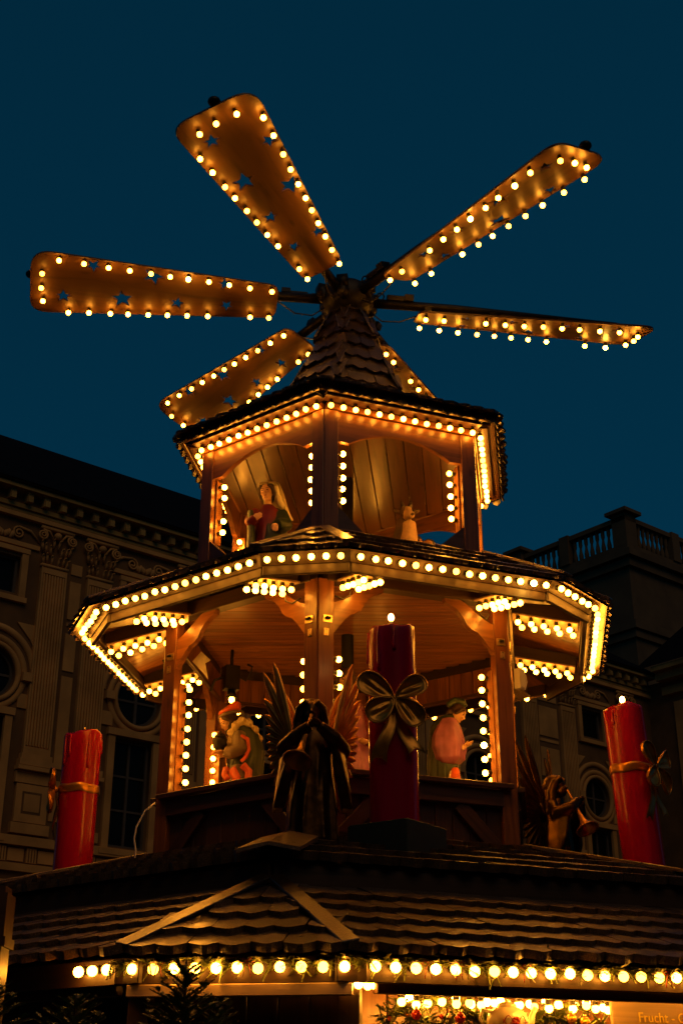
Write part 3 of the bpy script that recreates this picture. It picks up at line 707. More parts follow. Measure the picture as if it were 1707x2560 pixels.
# ---- greenery
def sprig(b, p, d, L, rg, needle=0.02, droop=0.2, step=0.006, wdn=0.0042):
    """fir twig: stem with flat needles on both sides"""
    p = Vector(p); d = Vector(d).normalized(); side = d.cross(UP if abs(d.z) < 0.9 else Vector((1, 0, 0))).normalized()
    n = int(L/step); q = p.copy()
    for i in range(n):
        d = (d+Vector((0, 0, -droop*step*3))).normalized(); q2 = q+d*step
        for s in (-1, 1):
            nl = needle*(1-0.55*i/n)*rg.uniform(0.7, 1.15); dirn = (side*s*rg.uniform(0.7, 1.0)+d*rg.uniform(0.5, 0.9)+UP*rg.uniform(-0.15, 0.35)).normalized()
            w_ = dirn.cross(UP).normalized()*wdn if abs(dirn.z) < 0.95 else Vector((wdn, 0, 0))
            e = q+dirn*nl; b.add([q-w_, q+w_, e+w_*0.4, e-w_*0.4], [[0, 1, 2, 3]])
        q = q2
    return q
def garland(nm, label, pts, dens, rg, nl=0.03):
    th_ = thing(nm, label, 'garland', pts[0]); b = MB(); st = MB()
    for a, c in zip(pts, pts[1:]):
        a = Vector(a); c = Vector(c); L = (c-a).length; st.tube([a, c], 0.006, 5)
        for i in range(int(L*dens)):
            p = a.lerp(c, rg.random())+Vector((rg.gauss(0, .010), rg.gauss(0, .010), rg.gauss(0, .010)))
            d = Vector((rg.gauss(0, 1), rg.gauss(0, 1), rg.gauss(-0.2, 0.8)))+(c-a).normalized()*rg.choice((-1, 1))*0.7
            sprig(b, p, d, rg.uniform(0.04, 0.105), rg, nl, 0.4, 0.0045)
    st.build('stem', 'bark', th_); b.build('foliage', 'needle_garland', th_, None, False, 'stuff')
    return th_
rg = random.Random(21)
g0 = garland('garland', 'fir garland with red bows around the bulbs of the booth corner', [CP(0, CB-0.012, -0.62+0.124*i, 2.20-0.014*math.sin(i*1.9)) for i in range(11)], 230, rg, 0.026)
g1 = garland('garland', 'long fir garland around the bulbs along the right booth eave', [FP(0, AB-0.012, -1.30+0.13*i, 2.20-0.014*math.sin(i*1.7)) for i in range(21)], 220, rg, 0.026)
g2 = garland('garland', 'thick fir garland arching inside the lit booth opening', [FP(0, 2.92, -0.95+0.125*i, 2.02+0.05*math.sin(i*0.9)) for i in range(10)], 260, rg, 0.028)
g3 = garland('garland', 'low fir garland with gold balls behind the white teapot', [FP(0, 2.86, -1.0+0.12*i, 1.985+0.03*math.sin(i*1.7)) for i in range(12)], 300, rg, 0.030)
for i in range(14):
    m = MB(); m.ball(FP(0, 2.90, -0.95+i*0.095, 1.985+0.03*math.sin(i*2.3)), 0.014, 10, 8); m.build('ball', 'gold' if i % 3 else 'glass_ball', g3)
def redbow(p, tx, par):
    b = MB(); p = Vector(p); n_ = tx.cross(UP)
    for s in (-1, 1):
        for dz in (-0.035, -0.09): pass
        b.tube([p, p+tx*s*0.018+UP*0.012, p+tx*s*0.03-UP*0.004, p+tx*s*0.012-UP*0.01], [(0.002, 0.006), (0.002, 0.010), (0.002, 0.008), (0.002, 0.004)], 6)
        b.tube([p, p+tx*s*0.010-UP*0.03, p+tx*s*0.018-UP*0.07], [(0.002, 0.005), (0.002, 0.007), (0.002, 0.009)], 6)
    b.build('ribbon', 'ribbon_red', par)
for t in (-0.40, 0.02): redbow(CP(0, CB+0.02, t+0.03, 2.20), vt(0), g0)
for t in (-1.02, -0.86, -0.50, 0.3, 0.62): redbow(FP(0, AB+0.02, t, 2.195), tv(0), g1)

def fir(name, label, base, H, spread, rg, n=46, lean=(0, 0)):
    t = thing(name, label, 'tree', base, 'small fir trees in front of the booth'); base = Vector(base)
    tr = MB(); tip = base+Vector((lean[0], lean[1], H)); tr.tube([base, base.lerp(tip, 0.5), tip], [0.022, 0.014, 0.003], 7); tr.build('trunk', 'bark', t)
    b = MB(); wd = MB()
    for i in range(n):
        f = (i+0.5)/n; p = base.lerp(tip, 0.12+0.86*f); a = i*2.4+rg.uniform(-.3, .3); L = spread*(1-f)**0.75+0.05
        d = Vector((math.cos(a), math.sin(a), 0.25+0.5*f)); d.normalize()
        wd.tube([p, p+d*L*0.6, p+d*L-UP*L*0.1], [0.005, 0.003, 0.001], 4)
        sprig(b, p, d, L, rg, 0.030, 0.5, 0.0048)
        for j in range(int(L/0.04)):
            q = p+d*(0.03+j*0.04); sd = d.cross(UP)*(1 if j % 2 else -1)+d*0.8+UP*rg.uniform(-.1, .3)
            sprig(b, q, sd, max(0.03, (L-j*0.04)*0.55), rg, 0.028, 0.4, 0.0052)
    wd.build('branch', 'bark', t); b.build('crown', 'needle', t, None, False, 'stuff')
rg = random.Random(5)
fir('fir_tree', 'dark fir tree whose tip rises in front of the booth\'s corner bulbs', (-0.565, -5.2, 0.6), 1.46, 0.46, rg, 120)
fir('fir_tree', 'low dark fir tree at the bottom left with a rounded top', (-0.98, -5.0, 0.6), 1.36, 0.55, rg, 130)
fir('fir_tree', 'short fir tree with a pale fan shaped tip right of the taller fir', (-0.46, -5.1, 0.6), 1.34, 0.36, rg, 90)
fir('fir_tree', 'dim fir tree filling the bottom left corner beside the picture edge', (-1.32, -4.9, 0.6), 1.42, 0.55, rg, 100)
# planter carrying the firs
pl = thing('planter', 'long dark wooden planter holding the fir trees', 'planter', (-0.9, -5.05, 0))
for y in (-5.35, -4.75): board('side', (-1.75, y, 0.33), (-0.15, y, 0.33), 0.56, 0.03, (0, 1, 0), 'dark_wood', pl)
for x in (-1.75, -0.15): board('end', (x, -5.33, 0.33), (x, -4.77, 0.33), 0.56, 0.03, (1, 0, 0), 'dark_wood', pl)
board('soil', (-1.74, -5.05, 0.57), (-0.16, -5.05, 0.57), 0.56, 0.04, (0, 0, 1), 'bark', pl)
# neighbouring stall edge at the far left
ns = thing('stall_post', 'brown carved stall post lit orange at the left picture edge', 'post', (-1.58, -4.2, 0))
m = MB()
for z0, z1, r_ in ((0, 2.20, 0.07), (2.20, 2.24, 0.085), (2.24, 2.42, 0.075), (2.42, 2.45, 0.06)): m.box(Matrix.Translation((-1.525, -4.2, 0)), -r_, r_, -r_, r_, z0, z1)
m.build('shaft', 'brown_wood', ns, None, False)
rb = thing('bauble', 'small red bauble on the post at the left picture edge', 'bauble', (-1.475, -4.29, 2.17), 'baubles in the booth opening')
m = MB(); m.ball((-1.475, -4.29, 2.17), 0.02, 12, 8); m.build('ball', 'glass_ball', rb); m = MB(); m.tube([(-1.475, -4.29, 2.188), (-1.475, -4.29, 2.20)], 0.006, 6); m.build('cap', 'brass', rb)
# ================================================================= middle storey of the pyramid
mid = thing('pavilion', 'wide open middle storey of the wooden pyramid under a bulb lined many sided roof', 'pavilion', (0, 0, 3.15))
RM = 1.50; AM = RM*C30; HWM = RM/2
for k in range(6):
    for s in (-1, 1):
        p = board('post', FP(k, AM-0.04, s*(HWM-0.064), 3.12), FP(k, AM-0.04, s*(HWM-0.064), 4.97), 0.115, 0.08, nv(k), 'post_wood', mid)
        if k in (0, 1, 5, 4):
            F = FF(k, AM+0.002)
            def pl_(x, z, w_, h, rot, nm, mt, th=0.006):
                m = MB(); c = Matrix.Rotation(rot, 4, 'Z'); G = F @ Matrix.Translation((x, z, 0)) @ c; m.box(G, -w_/2, w_/2, -h/2, h/2, -0.003, th); return m.build(nm, mt, p, None, False)
            pl_(s*0.677, 4.669, 0.066, 0.052, R(random.uniform(-6, 6)), 'latch_plate', 'brass')
            m = MB(); m.tube([F @ Vector((s*0.660, 4.672, 0.016)), F @ Vector((s*0.695, 4.674, 0.016))], 0.010, 8); m.build('latch_bolt', 'black_metal', p)
            pl_(s*0.687, 4.571, 0.034, 0.052, R(random.uniform(-4, 4)), 'latch_plate', 'brass')
            for q in (-1, 1):
                m = MB(); m.ball(F @ Vector((s*0.687, 4.571+q*0.018, 0.006)), 0.0045, 6, 4); m.build('screw', 'black_metal', p)
        # curved knee bracket
        br = [(0.692, 4.54), (0.632, 4.565), (0.585, 4.63), (0.545, 4.68), (0.50, 4.725), (0.45, 4.745), (0.415, 4.775), (0.385, 4.83), (0.345, 4.875), (0.30, 4.905), (0.25, 4.925), (0.235, 4.975),
              (0.33, 4.972), (0.40, 4.945), (0.45, 4.91), (0.495, 4.872), (0.545, 4.840), (0.59, 4.815), (0.632, 4.802), (0.692, 4.80)]
        q = prism('bracket', br if s < 0 and False else ([(s*a, b) for a, b in br] if s > 0 else [(s*a, b) for a, b in br][::-1]), 0.045, FF(k, AM-0.012), 'pine', mid)
        # upright light strip inside the post
        st = board('light_strip', FP(k, AM-0.092, s*0.628, 3.63), FP(k, AM-0.092, s*0.628, 4.47), 0.075, 0.016, tv(k), 'pine', mid)
        for i in range(8):
            z = 4.415-i*0.1
            mb = BULBX if (k == 0 and s == 1 and i == 5) else BULB
            if k in (2, 3) and i % 2: continue
            bulb(FP(k, AM-0.092, s*0.553, z), tv(k)*-s, st, mb)
    # parapet
    board('sill', FP(k, AM+0.005, -0.70, 3.605), FP(k, AM+0.005, 0.70, 3.605), 0.10, 0.035, UP, 'brown_wood', mid)
    board('rail', FP(k, AM-0.012, -0.633, 3.525), FP(k, AM-0.012, 0.633, 3.525), 0.115, 0.05, nv(k), 'brown_wood', mid)
    board('rail', FP(k, AM-0.012, -0.633, 3.17), FP(k, AM-0.012, 0.633, 3.17), 0.08, 0.05, nv(k), 'dark_wood', mid)
    for i in range(10):
        t = -0.585+i*0.13
        board('plank', FP(k, AM-0.055, t, 3.12), FP(k, AM-0.055, t, 3.58), 0.126, 0.02, nv(k), 'brown_wood', mid)
    for s in (-1, 1):
        board('brace', FP(k, AM-0.022, s*0.30, 3.465), FP(k, AM-0.022, s*0.63, 3.13), 0.10, 0.034, nv(k), 'brown_wood', mid)
    # head beam and boards above it
    board('beam', FP(k, AM-0.04, -0.68, 5.012), FP(k, AM-0.04, 0.68, 5.012), 0.11, 0.10, nv(k), 'dark_wood', mid)
    for i in range(11):
        t = -0.60+i*0.12
        board('plank', FP(k, AM-0.10, t, 4.74), FP(k, AM-0.10, t, 4.965), 0.116, 0.016, nv(k), 'ceiling_wood', mid) if k in (2, 3, 1, 4) else None
    if k in (1, 2, 3, 4): board('rail', FP(k, AM-0.11, -0.63, 4.745), FP(k, AM-0.11, 0.63, 4.745), 0.03, 0.03, nv(k), 'brown_wood', mid)
# ceiling boards
n_ = 30
for i in range(n_):
    y = -1.24+i*(2.48/n_)+0.041
    hw = min((RM-0.06)*C30*1.0/C30, 9)
    xs = []
    for sgn in (-1, 1):
        lim = 9
        for k in range(6):
            nn = nv(k); d = (AM-0.09)-nn.y*y
            if nn.x*sgn > 1e-6: lim = min(lim, d/(nn.x*sgn))
        xs.append(lim)
    ok = all(nv(k).y*y < AM-0.09 for k in range(6))
    if xs[0]+xs[1] > 0.1: board('ceiling_plank', (-xs[0], y, 5.055), (xs[1], y, 5.055), 0.0772, 0.018, UP, 'ceiling_wood', mid, 0.003)
m = MB(); m.add([vd(k)*1.42+UP*3.50 for k in range(6)], [list(range(6))]); m.build('floor', 'brown_wood', mid, None, False)
# roof: eave ring with cut corners
AF, CFc, LF, lF, ZF = 1.9543, 2.0882, 0.6964, 0.2473, 4.880
AE2, CE2 = 2.02, 2.155
hc = (AE2 - CE2*C30)/0.5                            # half length of the cut edge
apx = [vd(k)*1.36+UP*5.395 for k in range(6)]; top = [vd(k)*1.24+UP*5.40 for k in range(6)]
ring = []
for k in range(6): ring += [CP(k, CE2, -hc, 4.897), CP(k, CE2, hc, 4.897)]
m = MB(); ff = []
for k in range(6): ff += [[2*k, 2*k+1, 12+k], [2*k+1, (2*k+2) % 12, 12+(k+1) % 6, 12+k], [12+k, 12+(k+1) % 6, 18+(k+1) % 6, 18+k]]
m.add(ring+apx+top, ff); mroof = m.build('roof', 'dark_wood', mid, None, False)
SHM = [shingle_mesh(0.125, 0.34, 0.024, seed=s+20) for s in range(4)]
sl2 = math.atan2(5.395-4.897, AE2-1.36*C30); sl2l = math.hypot(5.395-4.897, AE2-1.36*C30); Ms = {}
for k in range(6):
    s = (-nv(k)*math.cos(sl2)+UP*math.sin(sl2)); o = FP(k, AE2+0.02, 0, 4.897)
    h0 = CE2*0.5-hc*C30*0+0; h0 = abs(CP(k, CE2, hc, 0).dot(tv(k))); h1 = 0.68
    f = lambda v, a=h0, b=h1: (-(a+(b-a)*min(1, v/sl2l))+0.01, (a+(b-a)*min(1, v/sl2l))-0.01)
    Ms[k] = shingle_spots(o, tv(k), s, 4, 0.245, f, 0.125, k+80, 1.5)
slc2 = math.atan2(5.395-4.897, CE2-1.36); slc2l = math.hypot(5.395-4.897, CE2-1.36); Mc = {}
for k in range(6):
    s = (-vd(k)*math.cos(slc2)+UP*math.sin(slc2)); o = CP(k, CE2+0.02, 0, 4.897)
    f = lambda v: (-hc*(1-v/slc2l)-0.015, hc*(1-v/slc2l)+0.015)
    Mc[k] = shingle_spots(o, vt(k), s, 4, 0.245, f, 0.125, k+90, 1.5)
shingles(Mc[0]+Ms[0]+Ms[5]+Mc[1], SHM, mroof)
rest = []
for k in (1, 2, 3, 4): rest += Ms[k]
for k in (2, 3, 4, 5): rest += Mc[k]
shingle_stuff(rest, SHM, mid)
for k in range(6):
    nn = (vd(k)*0.6+UP).normalized()
    for s in (-1, 1):
        board('hip_board', vd(k)*1.34+vt(k)*s*0.015+UP*5.425, CP(k, CE2+0.03, s*hc*1.02, 4.945), 0.085, 0.022, nn, 'shingle', mid)
# fascia boards with the eave bulbs, underside boards, rafters with bulb strips
for k in range(6):
    fl = LF+0.065
    fn = (nv(k)*0.89-UP*0.45).normalized(); fc = (vd(k)*0.89-UP*0.45).normalized()
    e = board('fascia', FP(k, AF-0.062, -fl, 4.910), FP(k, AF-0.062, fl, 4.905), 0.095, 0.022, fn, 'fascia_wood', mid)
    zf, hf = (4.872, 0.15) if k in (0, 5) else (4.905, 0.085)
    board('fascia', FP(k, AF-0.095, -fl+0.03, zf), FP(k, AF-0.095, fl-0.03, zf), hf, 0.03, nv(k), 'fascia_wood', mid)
    for i in range(15):
        mb = BULBX if (k == 0 and i == 13) else BULB
        if k in (2, 3) and i % 2: continue
        bulb(FP(k, AF, -LF+i*2*LF/14, ZF), fn, e, mb)
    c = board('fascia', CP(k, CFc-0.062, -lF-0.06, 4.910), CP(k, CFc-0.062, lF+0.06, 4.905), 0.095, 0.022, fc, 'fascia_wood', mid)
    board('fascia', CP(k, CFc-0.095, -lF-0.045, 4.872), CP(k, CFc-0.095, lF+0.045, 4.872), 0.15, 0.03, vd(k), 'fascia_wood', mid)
    for i in range(6):
        if k in (3,) and i % 2: continue
        bulb(CP(k, CFc, -lF+i*2*lF/5, ZF), fc, c)
    for i in range(19):                                          # underside boarding
        t = -0.765+i*0.085; 
        zin = 5.20
        board('soffit_plank', FP(k, 1.31, t*0.90, 5.155), FP(k, AF-0.075, t, 4.94), 0.083, 0.014, (nv(k)*-0.3+UP*-1), 'ceiling_wood', mid, 0.003)
    # boarded corner wedge
    m = MB(); m.add([vd(k)*1.52+UP*4.99, CP(k, CFc-0.075, -0.24, 4.90), CP(k, CFc-0.075, 0.24, 4.90), vd(k)*1.52+UP*5.01, CP(k, CFc-0.075, -0.24, 4.92), CP(k, CFc-0.075, 0.24, 4.92)],
        [[0, 1, 2], [3, 4, 5], [0, 1, 4, 3], [1, 2, 5, 4], [2, 0, 3, 5]]); m.build('corner_panel', 'dark_wood', mid, None, False)
    for s in (-1, 1):
        ra = board('rafter', FP(k, 1.27, s*0.55, 5.03), FP(k, AF-0.12, s*0.55, 4.915), 0.065, 0.11, (nv(k)*0.15+UP), 'dark_wood', mid)
        st = board('light_strip', FP(k, 1.33, s*0.535, 4.955), FP(k, 1.81, s*0.535, 4.850), 0.165, 0.016, (nv(k)*0.18+UP), 'strip_wood', mid)
        if k in (2, 3): continue
        for i in range(5):
            for j in (-1, 1):
                a = 1.37+i*0.094+(0.026 if j > 0 else 0); bulb(FP(k, a, s*0.535+j*0.054, 4.890-(a-1.36)*0.22), -UP, st)

# ================================================================= top storey
top_ = thing('pavilion', 'small topmost storey of the pyramid under a pointed shingle spire', 'pavilion', (0, 0, 5.3))
RT = 1.28; AT = RT*C30; HT = RT/2
arch = [(-0.522, 6.445), (-0.522, 6.192), (-0.425, 6.188), (-0.405, 6.203)]
arch += [(-0.40+0.80*i/16, 6.203+0.118*math.sin(math.pi*i/16)**0.8) for i in range(1, 16)] + [(0.405, 6.203), (0.425, 6.188), (0.522, 6.192), (0.522, 6.445)]
for k in range(6):
    for s in (-1, 1):
        board('post', FP(k, AT-0.035, s*(HT-0.062), 5.28), FP(k, AT-0.035, s*(HT-0.062), 6.445), 0.114, 0.07, nv(k), 'post_wood', top_)
        prism('brace', [(s*0.522, 5.645), (s*0.27, 5.42), (s*0.27, 5.36), (s*0.522, 5.36)][::(1 if s < 0 else -1)], 0.05, FF(k, AT-0.01), 'brown_wood', top_)
        st = board('light_strip', FP(k, AT-0.084, s*0.513, 5.63), FP(k, AT-0.084, s*0.513, 6.19), 0.07, 0.014, tv(k), 'pine', top_)
        for i in range(5):
            if k == 5 and s == -1 and i == 2: continue
            if k in (2, 3) and i % 2: continue
            bulb(FP(k, AT-0.084, s*0.452, 6.125-i*0.0995), tv(k)*-s, st, BULBT)
    prism('frieze', arch[::-1], 0.04, FF(k, AT-0.012), 'post_wood', top_)
    board('sill', FP(k, AT+0.01, -0.66, 5.405), FP(k, AT+0.01, 0.66, 5.405), 0.07, 0.05, nv(k), 'dark_wood', top_)
    board('rail', FP(k, AT-0.06, -0.52, 5.33), FP(k, AT-0.06, 0.52, 5.33), 0.12, 0.04, nv(k), 'brown_wood', top_)
    # eave: light board under the soffit
    e = board('light_strip', FP(k, 1.17, -0.66, 6.512), FP(k, 1.17, 0.66, 6.512), 0.10, 0.016, UP, 'brown_wood', top_)
    for i in range(13):
        if k in (3,) and i % 2: continue
        bulb(FP(k, 1.16, (i-6)*0.1005, 6.452), -UP+nv(k)*0.15, e, BULBS)
    board('fascia', FP(k, 1.262, -0.72, 6.545), FP(k, 1.262, 0.72, 6.545), 0.055, 0.03, nv(k), 'brown_wood', top_)
    board('soffit', FP(k, 1.18, -0.66, 6.535), FP(k, 1.18, 0.66, 6.535), 0.14, 0.018, UP, 'brown_wood', top_)
    board('beam', FP(k, AT-0.03, -0.62, 6.475), FP(k, AT-0.03, 0.62, 6.475), 0.055, 0.08, nv(k), 'post_wood', top_)
# ceiling planks run away from the camera
for i in range(17):
    dx = Vector((0.09, 0.996, 0)); nx = Vector((0.996, -0.09, 0)); c = -1.16+i*0.145
    lo = -9; hi = 9
    for k in range(6):
        a = nv(k).dot(dx); b = (AT-0.06)-nv(k).dot(nx)*c
        if abs(a) < 1e-6: continue
        if a > 0: hi = min(hi, b/a)
        else: lo = max(lo, b/a)
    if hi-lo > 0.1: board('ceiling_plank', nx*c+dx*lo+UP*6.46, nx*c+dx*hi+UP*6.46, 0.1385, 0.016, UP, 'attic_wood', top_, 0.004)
m = MB(); m.add([vd(k)*1.2+UP*5.33 for k in range(6)], [list(range(6))]); m.build('floor', 'brown_wood', top_, None, False)
# skirt roof and spire
RE = 1.50; m = MB()
prof = [(RE, 6.575), (1.0, 6.75), (0.70, 6.93), (0.55, 7.13), (0.115, 8.20)]
vv = []; ff = []
for r_, z in prof: vv += [vd(k)*r_+UP*z for k in range(6)]
for i in range(len(prof)-1):
    for k in range(6): ff.append([i*6+k, i*6+(k+1) % 6, (i+1)*6+(k+1) % 6, (i+1)*6+k])
ff.append(list(range(24, 30))); m.add(vv, ff); spire = m.build('roof', 'dark_wood', top_, None, False)
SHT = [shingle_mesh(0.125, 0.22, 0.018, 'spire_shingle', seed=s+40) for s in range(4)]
SPI = []; SKI = []; EAV = []
def segm(k, i, expo, wd, seed, extra=0.0, tilt=5):
    (r0, z0), (r1, z1) = prof[i], prof[i+1]; a0, a1 = r0*C30, r1*C30; L = math.hypot(z1-z0, a0-a1); s = (-nv(k)*(a0-a1)+UP*(z1-z0)).normalized()
    f = lambda v: (-(r0+(r1-r0)*min(1, v/L))/2+0.0, (r0+(r1-r0)*min(1, v/L))/2-0.0)
    return shingle_spots(FP(k, a0, 0, z0)-s*extra, tv(k), s, max(1, round(L/expo)), expo, f, wd, seed+k, tilt)
for k in range(6):
    a = segm(k, 3, 0.165, 0.125, 100); SPI += a if k in (0, 5, 1) else []; SKI += [] if k in (0, 5, 1) else a
    sk = segm(k, 0, 0.15, 0.115, 130, 0.04, 6)
    EAV += [x for x in sk if (x.translation.xy.length > 1.20)]; SKI += [x for x in sk if not (x.translation.xy.length > 1.20)]
    SKI += segm(k, 1, 0.15, 0.12, 150)+segm(k, 2, 0.15, 0.12, 170)
shingles(SPI+EAV, SHT, spire); shingle_stuff(SKI, SHT, top_, mat='spire_shingle')
# shingle clad side cheeks of the eave seen from below
for k in range(6):
    for i in range(12):
        t = -0.69+i*0.1255
        M = frame(FP(k, 1.30, t, 6.49), tv(k), UP.copy(), nv(k)); 
        link('shingle', SHT[i % 4], spire, Matrix.Translation((0, 0, 0)) @ M @ Matrix.Rotation(R(-24), 4, 'X') @ Matrix.Scale(0.62, 4))

# ================================================================= wind wheel with its shaft
ZH = 8.27
wh = thing('wind_wheel', 'six bladed wooden wind wheel with bulbs and star cutouts on top of the spire', 'wind wheel', (0, 0, ZH))
m = MB(); m.tube([(0, 0, 3.45), (0, 0, 8.45)], 0.05, 14); m.build('shaft', 'black_metal', wh)
for z, r_ in ((3.53, 1.12), (5.36, 0.95)):
    m = MB(); n = 40; m.tube([(0, 0, z-0.03), (0, 0, z)], r_, n); m.build('turntable', 'brown_wood', wh, None, False)
hb = MB()
hb.tube([(0, 0, 8.06), (0, 0, 8.12), (0, 0, 8.20), (0, 0, 8.34), (0, 0, 8.40), (0, 0, 8.44)], [0.14, 0.19, 0.24, 0.24, 0.17, 0.08], 16)
for k in range(6):
    p = R(-21.5+60*k)+R(12); d = Vector((math.sin(p), -math.cos(p), 0)); hb.ball(d*0.23+UP*(8.22+0.05*(k % 2)), (0.06, 0.06, 0.08), 8, 6); hb.box(frame(d*0.24+UP*8.30, d, d.cross(UP), UP), -0.04, 0.05, -0.05, 0.05, -0.05, 0.06)
hub = hb.build('hub', 'black_metal', wh)
SI, SO = 0.64, 2.83
wl = lambda s: -0.165-0.075*(s-0.7); wu = lambda s: 0.212+0.074*(s-0.7)
def rounded(corners, n=6):
    out_ = []
    for i, (c, r_) in enumerate(corners):
        a = Vector(corners[i-1][0]); b = Vector(corners[(i+1) % len(corners)][0]); c = Vector(c)
        p0 = c+(a-c).normalized()*r_; p1 = c+(b-c).normalized()*r_
        for j in range(n+1): t = j/n; out_.append(tuple(p0*(1-t)**2+c*2*t*(1-t)+p1*t**2))
    return out_
def star(cx, cy, r_, rot=0): return [(cx+(r_ if i % 2 == 0 else r_*0.42)*math.cos(rot+math.pi*i/5), cy+(r_ if i % 2 == 0 else r_*0.42)*math.sin(rot+math.pi*i/5)) for i in range(10)]
outl = rounded([((SI, wl(SI)), 0.10), ((SO, wl(SO)), 0.16), ((SO-0.03, wu(SO)), 0.20), ((SI, wu(SI)), 0.10)])
STARS = [(a_, b_, r_*1.28, q_) for a_, b_, r_, q_ in [(2.53, -0.115, 0.058, 0.3), (2.27, 0.25, 0.058, 0.9), (2.015, -0.09, 0.082, 0.2), (1.75, 0.195, 0.082, 0.7), (1.53, -0.085, 0.055, 0.5), (1.12, 0.175, 0.055, 0.1), (1.09, -0.065, 0.052, 0.9)]]
BLADE = curve_mesh('blade', [outl]+[star(*s) for s in STARS], 0.018, 'plywood')
TAU = R(17.4); ZP = 8.173
bul = [(s, wu(s)-0.03) for s in (0.705, 0.90, 1.086, 1.27, 1.443, 1.603, 1.772, 1.957, 2.136, 2.347)]+[(2.555, 0.315), (2.70, 0.165), (2.715, 0.0), (2.70, -0.15)]
bul += [(s, wl(s)+0.045) for s in (2.485, 2.305, 2.115, 1.958, 1.778, 1.607, 1.433, 1.252, 0.872, 0.705)]
BR = {5: (5,), 1: (16, 18, 17), 2: (10,)}
for k in range(6):
    ph = R(-21.0+60*k-(2.5 if k == 3 else 0)); a = Vector((math.sin(ph), -math.cos(ph), 0)); t = Vector((math.cos(ph), math.sin(ph), 0))
    wv = t*math.cos(TAU)+UP*math.sin(TAU); n_ = a.cross(wv); F = frame(UP*ZP, a, wv, n_)
    bl = link('blade', BLADE, wh, F)
    for i, (s, w_) in enumerate(bul):
        if (k, i) in ((1, 2), (2, 8), (3, 5), (4, 17)): continue
        bright = {5: (4,), 1: (15, 18), 2: (10,)}.get(k, ())
        bulb(F @ Vector((s, w_, -0.072)), -n_, bl, BULBX if i in bright else BULBS)
    off = n_*0.085
    m = MB(); o = UP*ZP
    m.tube([o+a*0.12+UP*0.085, o+a*1.0+off, o+a*2.55+off*0.8], [0.045, 0.042, 0.026], 10); m.build('arm', 'black_metal', wh)
    m = MB()
    for s0 in (0.74, 1.35, 2.0, 2.4): m.box(F, s0-0.03, s0+0.03, -0.05, 0.05, 0.0, 0.075)
    m.build('bracket', 'black_metal', bl, None, False)
    m = MB(); G = frame(o+off+UP*0.0, a, wv, n_); m.box(G, 0.36, 0.60, -0.03, 0.03, 0.03, 0.075); m.box(G, 0.52, 0.60, -0.05, 0.05, 0.03, 0.09); m.build('clamp', 'black_metal', wh, None, False)
    m = MB(); c = o+off+a*0.30+n_*0.06; m.tube([c+(a*math.cos(q)+n_*math.sin(q))*0.033 for q in [2*math.pi*i/14 for i in range(15)]], 0.007, 6, False); m.build('eye_bolt', 'black_metal', wh)
    m = MB(); c0 = o+a*0.20-UP*0.0; m.tube([c0, c0+a*0.12-UP*0.10, c0+a*0.28-UP*0.09, c0+a*0.45+wv*0.03], 0.007, 6); m.build('cable', 'socket', wh)
    m = MB(); p = F @ Vector((SO-0.02, 0.06, 0.03)); m.ball(p, (0.05, 0.05, 0.035), 10, 6); m.build('end_cap', 'black_metal', bl)
